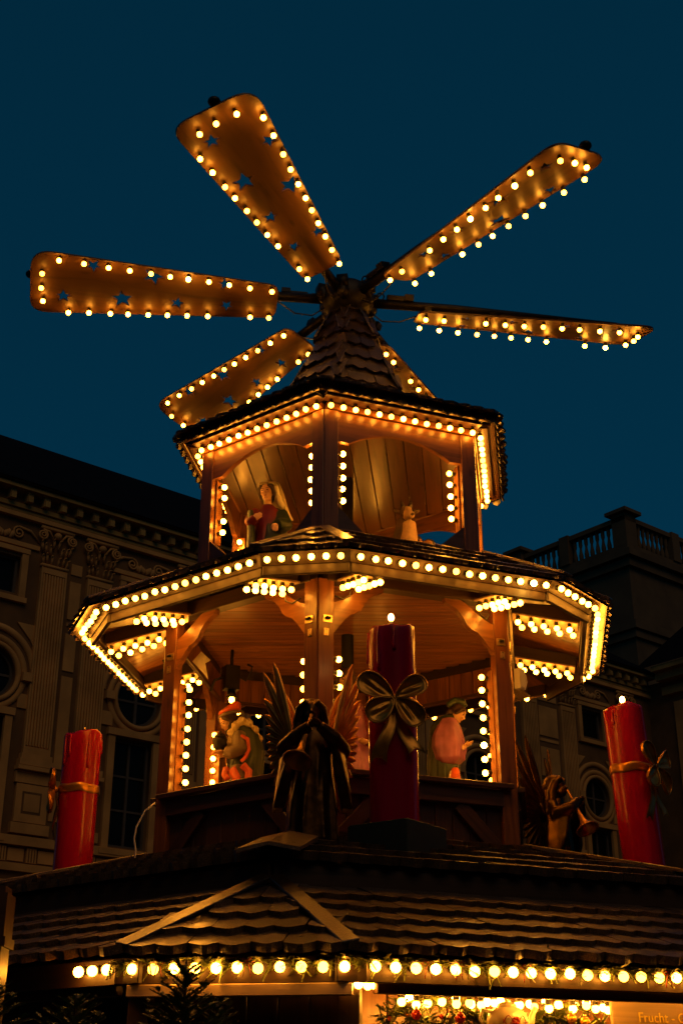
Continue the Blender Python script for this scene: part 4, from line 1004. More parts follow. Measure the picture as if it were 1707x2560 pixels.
# ================================================================= candles on the booth roof
def bow(root, c, n_, t, sc_=1.0, tails=0.30, mat='gold'):
    """big ribbon bow: two upper and two lower loops, knot and two notched tails"""
    c = Vector(c); n_ = n_.normalized(); t = t.normalized(); F = frame(c, t, UP.copy(), n_)
    bw_ = MB(); bw_.ball(c+n_*0.02*sc_, (0.022*sc_, 0.022*sc_, 0.028*sc_), 12, 8); root_ = bw_.build('bow', mat, root)
    for ang, L, W in ((30, 0.195, 0.060), (152, 0.225, 0.070), (-46, 0.205, 0.068), (-140, 0.185, 0.070)):
        a = R(ang); d = Vector((math.cos(a), math.sin(a), 0)); e = Vector((-math.sin(a), math.cos(a), 0)); b = MB(); n = 28; m_ = 6; v = []; f = []; rim = []
        def pt(rho, q, back):                                    # hollow puffed loop: dished front, domed back
            s = 0.5+0.5*math.cos(q)*rho; wd = W*math.sin(q)*rho*(0.55+0.75*s)*(1.0 if s < 0.9 else 1.0)
            lift = 0.030*math.sin(math.pi*min(1, s*0.9)); fold = 0.010*math.sin(9*(wd/W)+5*s)*(1-rho)
            return F @ ((d*(0.012+L*s)+e*wd+Vector((0, 0, (0.012+lift+(0.030*rho**2.5+fold if not back else -0.030*(1-rho**2)+0.012))))) *sc_)
        for back in (0, 1):
            k = len(v)
            for i in range(m_+1):
                for j in range(n): v.append(pt(i/m_, 2*math.pi*j/n, back))
            for i in range(m_):
                for j in range(n): f.append([k+i*n+j, k+i*n+(j+1) % n, k+(i+1)*n+(j+1) % n, k+(i+1)*n+j])
        for j in range(n): f.append([m_*n+j, m_*n+(j+1) % n, (2*m_+1)*n+(j+1) % n, (2*m_+1)*n+j])
        b.add(v, f); b.tube([pt(1, 2*math.pi*j/n, 0) for j in range(n+1)], 0.0055*sc_, 6, False); b.build('loop', mat, root_)
    for s, lean, L in ((-1, -0.09, tails), (1, 0.115, tails*0.86)):
        b = MB(); m_ = 12; v = []; f = []
        for i in range(m_+1):
            q = i/m_; x = lean*q**0.9+0.012*math.sin(q*7+s); z = 0.006+0.012*math.sin(q*6+s*2); wd = 0.026+0.022*q
            notch = 0.028 if i == m_ else 0
            for xx, dz in ((-wd, 0), (-wd*0.3, 0.007), (wd*0.3, -0.004), (wd, 0.003)): v.append(F @ (Vector((x+xx, -0.03-q*L+(notch if abs(xx) < wd*0.6 else 0), z+dz))*sc_))
        for i in range(m_):
            for j in range(3): f.append([i*4+j, i*4+j+1, i*4+j+5, i*4+j+4])
        k = len(v); v += [p-n_*0.004 for p in v]; f += [[a+k for a in q[::-1]] for q in f]
        b.add(v, f); b.build('tail', mat, root_)
def candle(label, loc, ztop, phi, lit, zbow, tilt=(0, 0), seed=0):
    loc = Vector(loc); t = thing('candle', label, 'candle', loc, 'giant red candles on the booth roof')
    r_ = 0.153; H = ztop-loc.z; rg = random.Random(seed); n = 48; prof = []
    b = MB(); v = []; f = []; hs = [0, 0.04]+[i/12 for i in range(1, 12)]+[0.965, 0.99, 1.0, 1.0, 0.985, 0.975]
    rs = [1.0]*(len(hs)-4)+[0.985, 0.94, 0.80, 0.0]
    for i, (h, q) in enumerate(zip(hs, rs)):
        for j in range(n):
            a = 2*math.pi*j/n; rim = 0.018*math.sin(a*1.0+seed)+0.008*math.sin(a*3+seed*2)+0.004*math.sin(7*a)
            k = 1+0.012*math.sin(3*a+seed+h*2)+0.006*math.sin(9*a+h*9)
            zz = h*H+(rim if h > 0.96 else rim*max(0, (h-0.85)/0.11)); x = r_*q*k*math.cos(a)+tilt[0]*h*H; y = r_*q*k*math.sin(a)+tilt[1]*h*H
            v.append((loc.x+x, loc.y+y, loc.z+zz))
    for i in range(len(hs)-1):
        for j in range(n): f.append([i*n+j, i*n+(j+1) % n, (i+1)*n+(j+1) % n, (i+1)*n+j])
    b.add(v, f); b.build('wax_body', 'red_wax', t)
    for i in range(5):                                           # wax runs
        a = rg.uniform(0, 6.28); L = rg.uniform(0.10, 0.34); b = MB(); pts = []; rad = []
        for q in range(7):
            s = q/6; aa = a+0.02*math.sin(s*5+i); pts.append(loc+Vector((math.cos(aa)*(r_*1.0), math.sin(aa)*(r_*1.0), H*0.985-L*s))+Vector((tilt[0]*H*0.98, tilt[1]*H*0.98, 0))); rad.append(0.006+0.006*s)
        b.tube(pts, rad, 8); b.build('wax_run', 'red_wax', t)
    b = MB(); tp_ = Vector((loc.x+tilt[0]*H, loc.y+tilt[1]*H, ztop)); b.tube([tp_-UP*0.02, tp_+UP*0.06], 0.010, 8); b.tube([tp_+UP*0.03, tp_+Vector((0.004, 0, 0.055))], 0.006, 6); b.build('wick', 'socket', t)
    if lit: b = MB(); b.ball(tp_+UP*0.085, (0.020, 0.020, 0.027), 12, 8); b.build('lamp', 'flame_lamp', t)
    else: b = MB(); b.ball(tp_+UP*0.058, (0.012, 0.012, 0.012), 8, 6); b.build('lamp', 'brass', t)
    # ribbon round the candle
    b = MB(); v = []; f = []; h = (zbow-loc.z)/H; cx, cy = loc.x+tilt[0]*(zbow-loc.z), loc.y+tilt[1]*(zbow-loc.z)
    for j in range(n):
        a = 2*math.pi*j/n; wob = 0.006*math.sin(5*a+seed)
        for dz, dr in ((-0.034, 0.004), (-0.026, 0.011), (-0.004, 0.007+0.004*math.sin(8*a)), (0.010, 0.012), (0.026, 0.010), (0.033, 0.004)): v.append((cx+(r_+dr)*math.cos(a), cy+(r_+dr)*math.sin(a), zbow+dz+wob))
    for j in range(n):
        for i in range(5): f.append([j*6+i, j*6+i+1, ((j+1) % n)*6+i+1, ((j+1) % n)*6+i])
    b.add(v, f); b.build('ribbon', 'gold', t)
    d = Vector((math.sin(phi), -math.cos(phi), 0)); bow(t, Vector((cx, cy, zbow))+d*(r_+0.01), d, Vector((math.cos(phi), math.sin(phi), 0)), 1.08, 0.34)
candle('tall red candle with a big bronze bow standing in a green box before the pyramid', (0.285, -1.95, 2.93), 4.415, R(2), True, 3.90, (0, 0), 1)
candle('unlit glossy red candle on the left roof edge with its bow turned away', (-2.17, 0.50, 2.90), 4.355, R(-78), False, 3.90, (0.0, 0), 2)
candle('leaning lit red candle on the right roof edge with its gold bow at right', (2.175, -0.28, 2.90), 4.345, R(52), True, 3.88, (-0.045, 0), 3)
# box carrying the front candle
bx = thing('box', 'dark green wooden box around the foot of the front candle', 'box', (0.30, -1.947, 2.9))
ea = Vector((0.585, 0.811, 0)); eb = Vector((-0.811, 0.585, 0)); s = 0.437; M0 = Vector((0.351, -2.252, 0))
for a, d, nn in ((M0, ea, -eb), (M0, eb, -ea), (M0+ea*s, eb, ea), (M0+eb*s, ea, eb)):
    board('side', a+d*0.01+UP*3.005-nn*0.01, a+d*(s-0.01)+UP*3.005-nn*0.01, 0.27, 0.02, nn, 'crate_green', bx)
for a in (M0, M0+ea*s, M0+eb*s, M0+ea*s+eb*s): 
    cc = M0+ea*s*0.5+eb*s*0.5; q = a.lerp(cc, 0.07); board('post', q+UP*2.86, q+UP*3.135, 0.03, 0.03, ea, 'crate_green', bx)

# ================================================================= figures
def hand(b, w_, d, pn, sz=0.05, curl=0.4, thumb=1):
    """palm, four unequal bent fingers and a thumb; w_ wrist, d pointing direction, pn palm normal"""
    w_ = Vector(w_); d = Vector(d).normalized(); pn = Vector(pn); pn = (pn-d*pn.dot(d)).normalized(); s = d.cross(pn)
    c = w_+d*sz*0.5; b.ball(c, (sz*0.5, sz*0.42, sz*0.2), 10, 7, Matrix((d, s, pn)).transposed())
    for i, L in enumerate((0.46, 0.54, 0.50, 0.38)):
        o = w_+d*sz*0.88+s*sz*(0.30-0.2*i); k = o+d*sz*L*0.5+pn*sz*0.04*curl; e = k+d*sz*L*0.5*(1-curl*0.6)+pn*sz*L*0.5*curl
        b.tube([o-d*sz*0.2, o, k, e], [sz*0.10, sz*0.105, sz*0.095, sz*0.065], 7)
    o = w_+d*sz*0.30+s*sz*0.36*thumb; b.tube([w_+d*sz*0.2, o, o+d*sz*0.32+s*sz*0.16*thumb+pn*sz*0.10, o+d*sz*0.56+s*sz*0.14*thumb+pn*sz*0.2], [sz*0.16, sz*0.14, sz*0.11, sz*0.07], 7)
def head(par, c, h, look, tiltv=(0, 0, 1), skin='skin', hair='hair', hairlen=1.0, beard=False):
    """head of height h; look = facing direction"""
    c = Vector(c); f = Vector(look).normalized(); u = Vector(tiltv); u = (u-f*u.dot(f)).normalized(); s = u.cross(f)      # s = figure's left
    Mh = frame(c, s, f*1.0, u)                                   # x side, y forward, z up
    b = MB(); T = lambda x, y, z: Mh @ Vector((x*h, y*h, z*h))
    b.ball(T(0, -0.03, 0.08), (0.36*h, 0.42*h, 0.42*h), 18, 12, Mh.to_3x3()); b.ball(T(0, 0.10, -0.20), (0.27*h, 0.28*h, 0.31*h), 16, 10, Mh.to_3x3())
    b.tube([T(0, 0.36, 0.05), T(0, 0.42, -0.03), T(0, 0.475, -0.11), T(0, 0.40, -0.15)], [0.045*h, 0.05*h, 0.06*h, 0.05*h], 8)
    for sx in (-1, 1):
        b.ball(T(sx*0.35, -0.03, -0.02), (0.05*h, 0.09*h, 0.12*h), 8, 6, Mh.to_3x3()); b.ball(T(sx*0.16, 0.30, -0.14), (0.11*h, 0.10*h, 0.10*h), 8, 6); b.ball(T(sx*0.145, 0.345, 0.10), (0.11*h, 0.06*h, 0.03*h), 8, 6, Mh.to_3x3())
    b.ball(T(0, 0.31, -0.42), (0.10*h, 0.09*h, 0.08*h), 8, 6); b.tube([T(0, -0.08, -0.30), T(0, -0.06, -0.75)], [0.17*h, 0.20*h], 10)
    hd = b.fused('head', skin, par, None, h*0.045, 2)
    for sx in (-1, 1):
        e = MB(); e.ball(T(sx*0.145, 0.355, 0.035), (0.065*h, 0.03*h, 0.026*h), 10, 6, Mh.to_3x3()); e.build('eye', 'eye', hd)
        e = MB(); e.tube([T(sx*0.05, 0.385, 0.115), T(sx*0.14, 0.39, 0.14), T(sx*0.24, 0.335, 0.115)], 0.014*h, 6); e.build('eyebrow', 'hair', hd)
    e = MB(); e.ball(T(0, 0.375, -0.265), (0.095*h, 0.03*h, 0.026*h), 10, 6, Mh.to_3x3()); e.build('mouth', 'lips', hd)
    if hair:
        b = MB(); b.ball(T(0, -0.12, 0.16), (0.43*h, 0.43*h, 0.42*h), 16, 10, Mh.to_3x3())
        for sx in (-1, 1):
            b.tube([T(sx*0.20, 0.27, 0.34), T(sx*0.37, 0.16, 0.16), T(sx*0.41, 0.02, -0.15), T(sx*0.39, -0.06, -0.15-0.45*hairlen)], [0.10*h, 0.11*h, 0.10*h, 0.06*h], 8)
        b.tube([T(0, -0.32, 0.1), T(0, -0.38, -0.3), T(0, -0.34, -0.3-0.5*hairlen)], [0.28*h, 0.27*h, 0.16*h], 10)
        b.fused('hair', hair, hd, None, h*0.05, 2)
    if beard:
        b = MB(); b.tube([T(0, 0.30, -0.34), T(0, 0.36, -0.55), T(0, 0.33, -0.80)], [0.18*h, 0.15*h, 0.04*h], 10)
        for sx in (-1, 1): b.tube([T(sx*0.30, 0.08, -0.10), T(sx*0.22, 0.24, -0.34)], [0.07*h, 0.11*h], 8)
        b.fused('beard', hair or 'hair', hd, None, h*0.05, 2)
    return hd, T

# ---- veiled woman in the top storey, left opening
X, Y, Z = -0.63, -0.45, 5.36
t = thing('statue', 'painted woman with a white veil, red dress and dark cloak in the top storey', 'statue', (X, Y, Z), 'painted nativity figures')
b = MB(); b.loft([(X-.02, Y-.02, Z, .145, .13, .05, 7, 0), (X-.02, Y-.02, Z+.2, .12, .11, .05, 7, .3), (X-.01, Y-.01, Z+.36, .10, .09, .04, 6, .5), (X, Y, Z+.50, .10, .08, .02, 5, 0), (X, Y, Z+.58, .092, .066, .01, 5, 0), (X-.012, Y-.01, Z+.635, .045, .042, 0, 5, 0)])
b.tube([(X-.10, Y-.01, Z+.58), (X-.15, Y-.06, Z+.47), (X-.135, Y-.12, Z+.44), (X-.10, Y-.135, Z+.475)], [.045, .047, .042, .034], 10)
b.fused('dress', 'red_robe', t, None, 0.008, 2)
b = MB(); b.loft([(X+.04, Y+.0, Z, .155, .15, .07, 6, 1), (X+.035, Y+.0, Z+.22, .125, .13, .06, 6, 1.2), (X+.035, Y+.01, Z+.42, .105, .105, .04, 6, 1.3), (X+.03, Y+.03, Z+.56, .125, .085, .02, 5, 1), (X+.012, Y+.03, Z+.62, .075, .05, 0, 5, 1)])
b.tube([(X+.10, Y, Z+.57), (X+.135, Y-.06, Z+.44), (X+.10, Y-.13, Z+.415), (X+.075, Y-.155, Z+.40)], [.05, .062, .055, .05], 10)
cl = b.fused('cloak', 'green_robe', t, None, 0.009, 2)
b = MB(); b.tube([(X-.145, Y-.045, Z+.56), (X-.13, Y-.10, Z+.30), (X-.15, Y-.11, Z+.02)], [(.03, .05), (.035, .07), (.04, .10)], 8); b.fused('cloak', 'green_robe', t, None, 0.009, 2)
b = MB(); hand(b, (X-.115, Y-.135, Z+.455), (0.75, -0.35, 0.45), (0.3, 0.8, 0.1), 0.062, 0.25, 1); b.fused('hand', 'skin', t, None, 0.0035, 1)
b = MB(); hand(b, (X+.065, Y-.165, Z+.415), (-0.05, -0.30, -1), (0, 1, -0.3), 0.062, 0.35, -1); b.fused('hand', 'skin', t, None, 0.0035, 1)
hc_ = Vector((X-.02, Y-.02, Z+.752)); hd, T = head(t, hc_, 0.150, (-0.28, -0.93, -0.18), (-0.05, 0.0, 1), 'skin', 'hair', 0.5)
b = MB(); v = []; f = []; m_ = 14; n = 12                        # veil draped from the crown over the shoulder
for i in range(m_+1):
    s = i/m_; a = R(-48+s*200); 
    for j in range(n+1):
        q = (j/n-0.5)*2; wd = 0.078+0.055*s
        p = Vector((hc_.x+0.012+0.105*s*s+q*wd*(0.95-0.1*s)+0.015*s*math.sin(5*q), hc_.y+0.085*math.sin(a)*0.9-0.008+0.022*q*q*-1*(1-s)+0.015, hc_.z+0.093*math.cos(a)-max(0, s-0.6)*0.30-0.020*q*q-0.012*abs(math.sin(4*q+2*s))*s))
        v.append(p)
for i in range(m_):
    for j in range(n): f.append([i*(n+1)+j, i*(n+1)+j+1, (i+1)*(n+1)+j+1, (i+1)*(n+1)+j])
k = len(v); v += [p+Vector((0, 0.006, -0.006)) for p in v]; f += [[a+k for a in q[::-1]] for q in f]
b.add(v, f); b.build('veil', 'veil', t)
b = MB(); b.tube([hc_+Vector((.070, .0, .05)), hc_+Vector((.085, .015, -.03)), hc_+Vector((.105, .03, -.085)), hc_+Vector((.14, .03, -.125))], [(.02, .035), (.025, .04), (.03, .04), (.02, .03)], 8); b.build('veil', 'veil', t)

# ---- sitting goat in the top storey, right opening
X, Y, Z = 0.49, -0.33, 5.36
t = thing('goat_statue', 'sitting tan goat figure with small dark horns looking up in the top storey', 'animal statue', (X, Y, Z), 'painted nativity figures')
b = MB()
b.ball((X-.06, Y+.10, Z+.13), (.13, .17, .14), 16, 10); b.ball((X+.0, Y-.0, Z+.28), (.09, .10, .16), 14, 10)
b.tube([(X, Y-.0, Z+.30), (X+.012, Y-.03, Z+.44), (X+.01, Y-.035, Z+.53)], [.085, .062, .052], 12)
b.ball((X-.005, Y-.05, Z+.605), (.046, .055, .062), 12, 8); b.tube([(X-.005, Y-.06, Z+.60), (X+.02, Y-.125, Z+.555), (X+.03, Y-.15, Z+.54)], [.045, .033, .026], 10)
for sx in (-1, 1):
    b.tube([(X+sx*.055, Y-.05, Z+.26), (X+sx*.06, Y-.085, Z+.13), (X+sx*.06, Y-.09, Z+.01)], [.042, .028, .024], 8); b.ball((X-.05+sx*.10, Y+.06, Z+.09), (.06, .10, .08), 10, 8); b.tube([(X-.05+sx*.11, Y+.02, Z+.05), (X-.03+sx*.11, Y-.07, Z+.02)], [.035, .024], 8)
b.tube([(X-.10, Y+.26, Z+.16), (X-.11, Y+.31, Z+.20)], [.02, .012], 6)
body = b.fused('body', 'fur_tan', t, None, 0.0085, 3)
b = MB(); b.tube([(X-.045, Y+.02, Z+.575), (X-.055, Y+.03, Z+.48), (X-.075, Y+.07, Z+.36), (X-.09, Y+.14, Z+.26)], [.040, .055, .07, .08], 10); b.ball((X-.035, Y-.05, Z+.615), (.032, .05, .05), 10, 8); b.fused('mane', 'fur_dark', t, None, 0.009, 2)
for sx in (-1, 1):
    b = MB(); b.tube([(X+sx*.022-.008, Y-.04, Z+.655), (X+sx*.032-.008, Y-.03, Z+.695), (X+sx*.042-.008, Y-.015, Z+.725)], [.017, .014, .005], 8); b.build('horn', 'horn', body)
    b = MB(); b.ball((X+sx*.068-.01, Y-.03, Z+.625), (.044, .013, .022), 10, 6, Matrix.Rotation(R(sx*-22), 3, 'Y')); b.build('ear', 'fur_dark', body)
    b = MB(); b.ball((X+sx*.036+.004, Y-.088, Z+.612), .008, 8, 6); b.build('eye', 'eye', body)
b = MB(); b.ball((X+.032, Y-.168, Z+.542), (.018, .010, .012), 8, 6); b.build('nose', 'fur_dark', body)

# ---- shepherd lying behind the goat, only sleeve and hand show
X, Y, Z = 0.60, 0.12, 5.36
t = thing('statue', 'kneeling shepherd behind the goat stretching a bare hand to the right', 'statue', (X, Y, Z), 'painted nativity figures')
b = MB(); b.loft([(X, Y, Z, .19, .17, .06, 6, 0), (X, Y, Z+.15, .17, .15, .05, 6, 0), (X-.01, Y, Z+.33, .14, .12, .03, 5, 0), (X-.01, Y, Z+.47, .12, .09, .01, 5, 0), (X-.01, Y, Z+.54, .05, .05, 0, 5, 0)])
b.tube([(X+.06, Y-.02, Z+.49), (X+.085, Y-.07, Z+.50), (X+.08, Y-.11, Z+.46)], [.06, .062, .055], 10); b.fused('robe', 'green_robe', t, None, 0.01, 2)
b = MB(); b.tube([(X+.075, Y-.10, Z+.475), (X+.06, Y-.14, Z+.475)], [.05, .05], 12); b.build('cuff', 'fur_tan', t)
b = MB(); b.tube([(X+.06, Y-.06, Z+.46), (X+.10, Y-.03, Z+.475), (X+.14, Y-.02, Z+.49)], [.026, .022, .018], 8); hand(b, (X+.13, Y-.02, Z+.49), (1, -.1, .35), (0, .3, -1), 0.072, 0.2, 1); b.fused('arm', 'skin', t, None, 0.004, 1)
head(t, (X-.02, Y-.03, Z+.53), 0.13, (0.6, -0.6, -0.5), (0, 0, 1), 'skin', 'hair', 0.1)

# ---- kneeling king with orange turban, middle storey left
X, Y, Z = -0.80, -0.28, 3.54
t = thing('statue', 'stooping king with orange turban and white fur collar in the middle storey', 'statue', (X, Y, Z), 'painted nativity figures')
b = MB(); b.loft([(X+.03, Y, Z, .20, .17, .06, 7, 0), (X+.03, Y, Z+.16, .155, .14, .07, 7, .3), (X+.03, Y, Z+.32, .13, .12, .05, 6, .5), (X+.045, Y, Z+.48, .125, .115, .03, 5, 0), (X+.03, Y, Z+.60, .115, .105, .02, 5, 0), (X-.01, Y-.01, Z+.68, .085, .085, .01, 5, 0), (X-.04, Y-.02, Z+.72, .045, .045, 0, 5, 0)])
b.fused('cloak', 'green_robe', t, None, 0.009, 2)
b = MB(); b.tube([(X-.02, Y-.09, Z+.60), (X-.01, Y-.14, Z+.47), (X-.07, Y-.15, Z+.44), (X-.115, Y-.145, Z+.455)], [.055, .062, .052, .045], 12); b.fused('sleeve', 'grey_cloth', t, None, 0.008, 2)
b = MB()
for i, (dx, dy, dz) in enumerate(((-.085, -.10, .46), (-.09, -.105, .53), (-.075, -.105, .60), (-.045, -.11, .66), (0, -.105, .695), (.05, -.085, .685), (.095, -.05, .64), (.125, -.02, .58))): b.ball((X+dx, Y+dy, Z+dz), (.036, .036, .036), 10, 8)
b.fused('fur_collar', 'ermine', t, None, 0.009, 1)
for pts, rad in ((((.0, -.155, .57), (.055, -.165, .54), (.065, -.16, .46), (.04, -.165, .40), (.01, -.17, .37)), .017), (((-.06, -.13, .32), (-.02, -.16, .25), (-.05, -.17, .14), (-.085, -.165, .06), (-.10, -.16, .01)), .040), (((.02, -.15, .35), (.07, -.155, .30), (.06, -.165, .20), (.02, -.17, .14)), .030), (((-.10, -.12, .34), (-.11, -.14, .28), (-.085, -.16, .24)), .028)):
    b = MB(); b.tube([(X+x, Y+y, Z+z) for x, y, z in pts], [(rad, rad*0.6)]*len(pts), 10); b.fused('scarf', 'orange_cloth', t, None, 0.007, 1)
b = MB(); b.loft([(X-.03, Y-.07, Z, .11, .09, .08, 6, 0), (X-.02, Y-.07, Z+.2, .085, .08, .08, 6, .2), (X, Y-.07, Z+.36, .07, .06, .03, 6, .2)]); b.build('gown', 'grey_cloth', t)
hd, T = head(t, (X-.105, Y-.075, Z+.70), 0.15, (-0.75, -0.35, -0.62), (-0.35, -0.1, 0.9), 'skin', 'hair', 0.2, True)
b = MB(); cc = Vector((X-.085, Y-.07, Z+.775)); rt = Matrix.Rotation(R(-14), 3, 'Y')
for i in range(4): b.ball(cc+Vector((-0.012+.014*i, 0, .004+.017*i)), (.090-.016*i, .085-.015*i, .028), 14, 8, rt)
b.ball(cc+Vector((.03, -.01, .06)), (.03, .03, .022), 10, 6); tb_ = b.fused('turban', 'orange_cloth', t, None, 0.006, 1)
b = MB(); b.tube([cc+Vector((.088*math.cos(a), .084*math.sin(a), -.026-.020*math.cos(a)*-1)) for a in [2*math.pi*i/20 for i in range(21)]], .012, 8, False); b.build('band', 'grey_cloth', t)
b = MB(); hand(b, (X-.115, Y-.15, Z+.45), (-1, -.1, -.12), (0, 0.2, 1), 0.066, 0.5, 1); hand(b, (X-.115, Y-.09, Z+.43), (-1, -.1, -.05), (0, -0.2, 1), 0.062, 0.5, -1); b.fused('hands', 'skin', t, None, 0.004, 1)
cb = thing('casket', 'small dark gift casket held out by the king with the orange turban', 'casket', (X-.155, Y-.12, Z+.475))
b = MB(); b.loft([(X-.155, Y-.12, Z+.470, .03, .03, 0, 4, 0), (X-.155, Y-.12, Z+.485, .052, .050, .0, 4, 0), (X-.155, Y-.12, Z+.545, .056, .054, .04, 8, 0), (X-.155, Y-.12, Z+.56, .048, .046, 0, 8, 0)], 24); b.build('bowl', 'black_metal', cb)
b = MB(); b.loft([(X-.155, Y-.12, Z+.561, .050, .048, 0, 8, 0), (X-.155, Y-.12, Z+.585, .036, .034, .03, 8, 0), (X-.155, Y-.12, Z+.60, .012, .012, 0, 8, 0), (X-.155, Y-.12, Z+.615, .010, .010, 0, 8, 0)], 20); b.build('lid', 'black_metal', cb)

# ---- king in pink, middle storey right, stooping away to the right
X, Y, Z = 0.74, -0.28, 3.54
t = thing('statue', 'stooping figure in a purple pink cape in the right opening of the middle storey', 'statue', (X, Y, Z), 'painted nativity figures')
b = MB(); b.loft([(X-.03, Y+.01, Z, .17, .16, .07, 7, 0), (X-.02, Y+.01, Z+.18, .14, .13, .07, 7, .2), (X-.02, Y, Z+.34, .12, .11, .05, 7, .3), (X-.01, Y, Z+.52, .12, .11, .03, 6, .2), (X+.0, Y, Z+.68, .11, .10, .02, 5, 0), (X+.03, Y, Z+.76, .06, .06, 0, 5, 0)]); b.fused('robe', 'green_robe', t, None, 0.009, 2)
b = MB(); b.loft([(X+.015, Y-.05, Z+.37, .065, .07, .05, 5, 0), (X+.02, Y-.05, Z+.41, .115, .11, .06, 5, .5), (X+.015, Y-.05, Z+.50, .132, .12, .05, 5, .9), (X+.01, Y-.045, Z+.58, .12, .112, .05, 5, 1.3), (X+.02, Y-.04, Z+.66, .095, .095, .04, 5, 1.6), (X+.03, Y-.03, Z+.73, .06, .06, .02, 5, 2)]); b.fused('cape', 'pink_cloth', t, None, 0.008, 2)
b = MB(); b.tube([(X+.06, Y-.11, Z+.33), (X+.045, Y-.155, Z+.24), (X+.085, Y-.165, Z+.15), (X+.12, Y-.16, Z+.03)], [(.022, .03), (.03, .05), (.032, .05), (.03, .06)], 10); b.fused('lining', 'orange_cloth', t, None, 0.007, 1)
b = MB(); b.tube([(X+.03, Y-.12, Z+.31), (X+.01, Y-.165, Z+.22), (X+.045, Y-.18, Z+.13), (X+.09, Y-.17, Z+.03)], [.012, .02, .02, .018], 8); b.fused('trim', 'ermine', t, None, 0.006, 1)
head(t, (X+.105, Y-.03, Z+.775), 0.135, (0.8, -0.25, -0.55), (0.4, 0, 0.9), 'skin', 'hair', 0.15)
b = MB(); b.tube([(X+.02, Y-.05, Z+.83), (X+.08, Y-.05, Z+.87), (X+.14, Y-.05, Z+.855), (X+.16, Y-.05, Z+.82)], [.025, .03, .03, .02], 10); b.fused('hat', 'green_robe', t, None, 0.007, 1)
b = MB(); hand(b, (X+.13, Y-.10, Z+.50), (0.7, -.2, .3), (-0.3, 0.2, 0.8), 0.06, 0.4, 1); b.tube([(X+.08, Y-.09, Z+.47), (X+.14, Y-.10, Z+.505)], [.03, .02], 8); b.fused('hand', 'skin', t, None, 0.004, 1)

# ---- young figure behind the front post
X, Y, Z = 0.03, -0.50, 3.54
t = thing('statue', 'curly haired young figure in a pink robe behind the front angel\'s wing', 'statue', (X, Y, Z), 'painted nativity figures')
b = MB(); b.loft([(X+.03, Y, Z, .20, .16, .06, 8, 0), (X+.03, Y, Z+.25, .165, .14, .06, 8, .3), (X+.02, Y, Z+.5, .135, .11, .04, 7, .5), (X, Y, Z+.70, .125, .09, .02, 5, 0), (X-.02, Y, Z+.79, .10, .07, 0, 5, 0), (X-.03, Y, Z+.84, .045, .045, 0, 5, 0)]); b.fused('robe', 'pink_cloth', t, None, 0.010, 2)
b = MB(); b.tube([(X+.12, Y-.02, Z+.74), (X+.17, Y-.08, Z+.55), (X+.13, Y-.14, Z+.46)], [.05, .055, .05], 10); b.fused('sleeve', 'red_robe', t, None, 0.009, 2)
b = MB(); hand(b, (X+.12, Y-.15, Z+.46), (-0.6, -.5, .1), (0, .5, 1), 0.065, 0.4, 1); b.fused('hand', 'skin', t, None, 0.004, 1)
hd, T = head(t, (X-.045, Y-.03, Z+.965), 0.165, (0.12, -0.95, -0.15), (-0.08, 0, 1), 'skin', 'hair', 0.05)
b = MB()
rg = random.Random(3)
for i in range(26):
    a = rg.uniform(0, 6.28); e = rg.uniform(0.15, 1.3); q = T(0.40*math.cos(a)*math.cos(e*0.9), -0.10+0.40*math.sin(a)*math.cos(e), 0.16+0.38*math.sin(e)); b.ball(q, 0.022, 8, 6)
b.fused('curls', 'hair', hd, None, 0.007, 1)

# ---- bronze angels on the booth roof
def feather(b, o, d, nrm, L, W, curve=0.15):
    """one long rounded feather with a raised quill"""
    o = Vector(o); d = Vector(d).normalized(); s = d.cross(nrm).normalized(); n_ = s.cross(d); m_ = 9; v = []; f = []
    for i in range(m_+1):
        q = i/m_; w_ = W*(math.sin(math.pi*min(1, 0.12+0.86*q))**0.55)*(0.85 if i < m_ else 0.25); c = o+d*L*q+s*curve*L*q*q
        for x, h in ((-1, 0), (-0.45, 0.5), (-0.1, 0.2), (0, 1.1), (0.1, 0.2), (0.45, 0.5), (1, 0)): v.append(c+s*w_*x+n_*h*W*0.28)
    for i in range(m_):
        for j in range(6): f.append([i*7+j, i*7+j+1, i*7+j+8, i*7+j+7])
    k = len(v); v += [p-n_*W*0.16 for p in v]; f += [[a+k for a in q[::-1]] for q in f]
    for i in range(m_): f += [[i*7, (i+1)*7, (i+1)*7+k, i*7+k], [i*7+6, i*7+6+k, (i+1)*7+6+k, (i+1)*7+6]]
    b.add(v, f)
def wing(par, o, side, up, out, back, H, n=13, gm='gold'):
    """wing of layered feathers; o shoulder, up/out unit vectors"""
    w_ = MB(); w_.tube([o, o+up*H*0.22+out*H*0.12, o+up*H*0.46+out*H*0.16], [0.04, 0.045, 0.02], 8); root_ = w_.build('wing', gm, par)
    nn = up.cross(out).normalized()*(1 if side < 0 else -1)
    for i in range(n+3):                                         # long outer feathers, nearly parallel, overlapping
        q = i/(n+2); st = o+up*H*(-0.10+0.38*q)+out*H*(0.04+0.05*math.sin(q*3.1)); a = R(-78+q*160)
        d = (out*math.cos(a)+up*math.sin(a)).normalized(); L = min(0.45, 0.150/max(0.2, math.cos(a)))+0.03
        b = MB(); feather(b, st+nn*0.004*i, d, nn, L, H*0.060, 0.12*side*(1-q)); b.build('feather', gm, root_)
    for i in range(n-3):
        q = i/(n-4); st = o+up*H*(-0.02+0.36*q)+out*H*(0.02+0.04*q)-nn*0.02; a = R(-60+q*135)
        d = (out*math.cos(a)+up*math.sin(a)).normalized(); b = MB(); feather(b, st-nn*0.003*i, d, nn, min(0.30, 0.085/max(0.25, math.cos(a))), H*0.05, 0.05*side); b.build('feather', gm, root_)
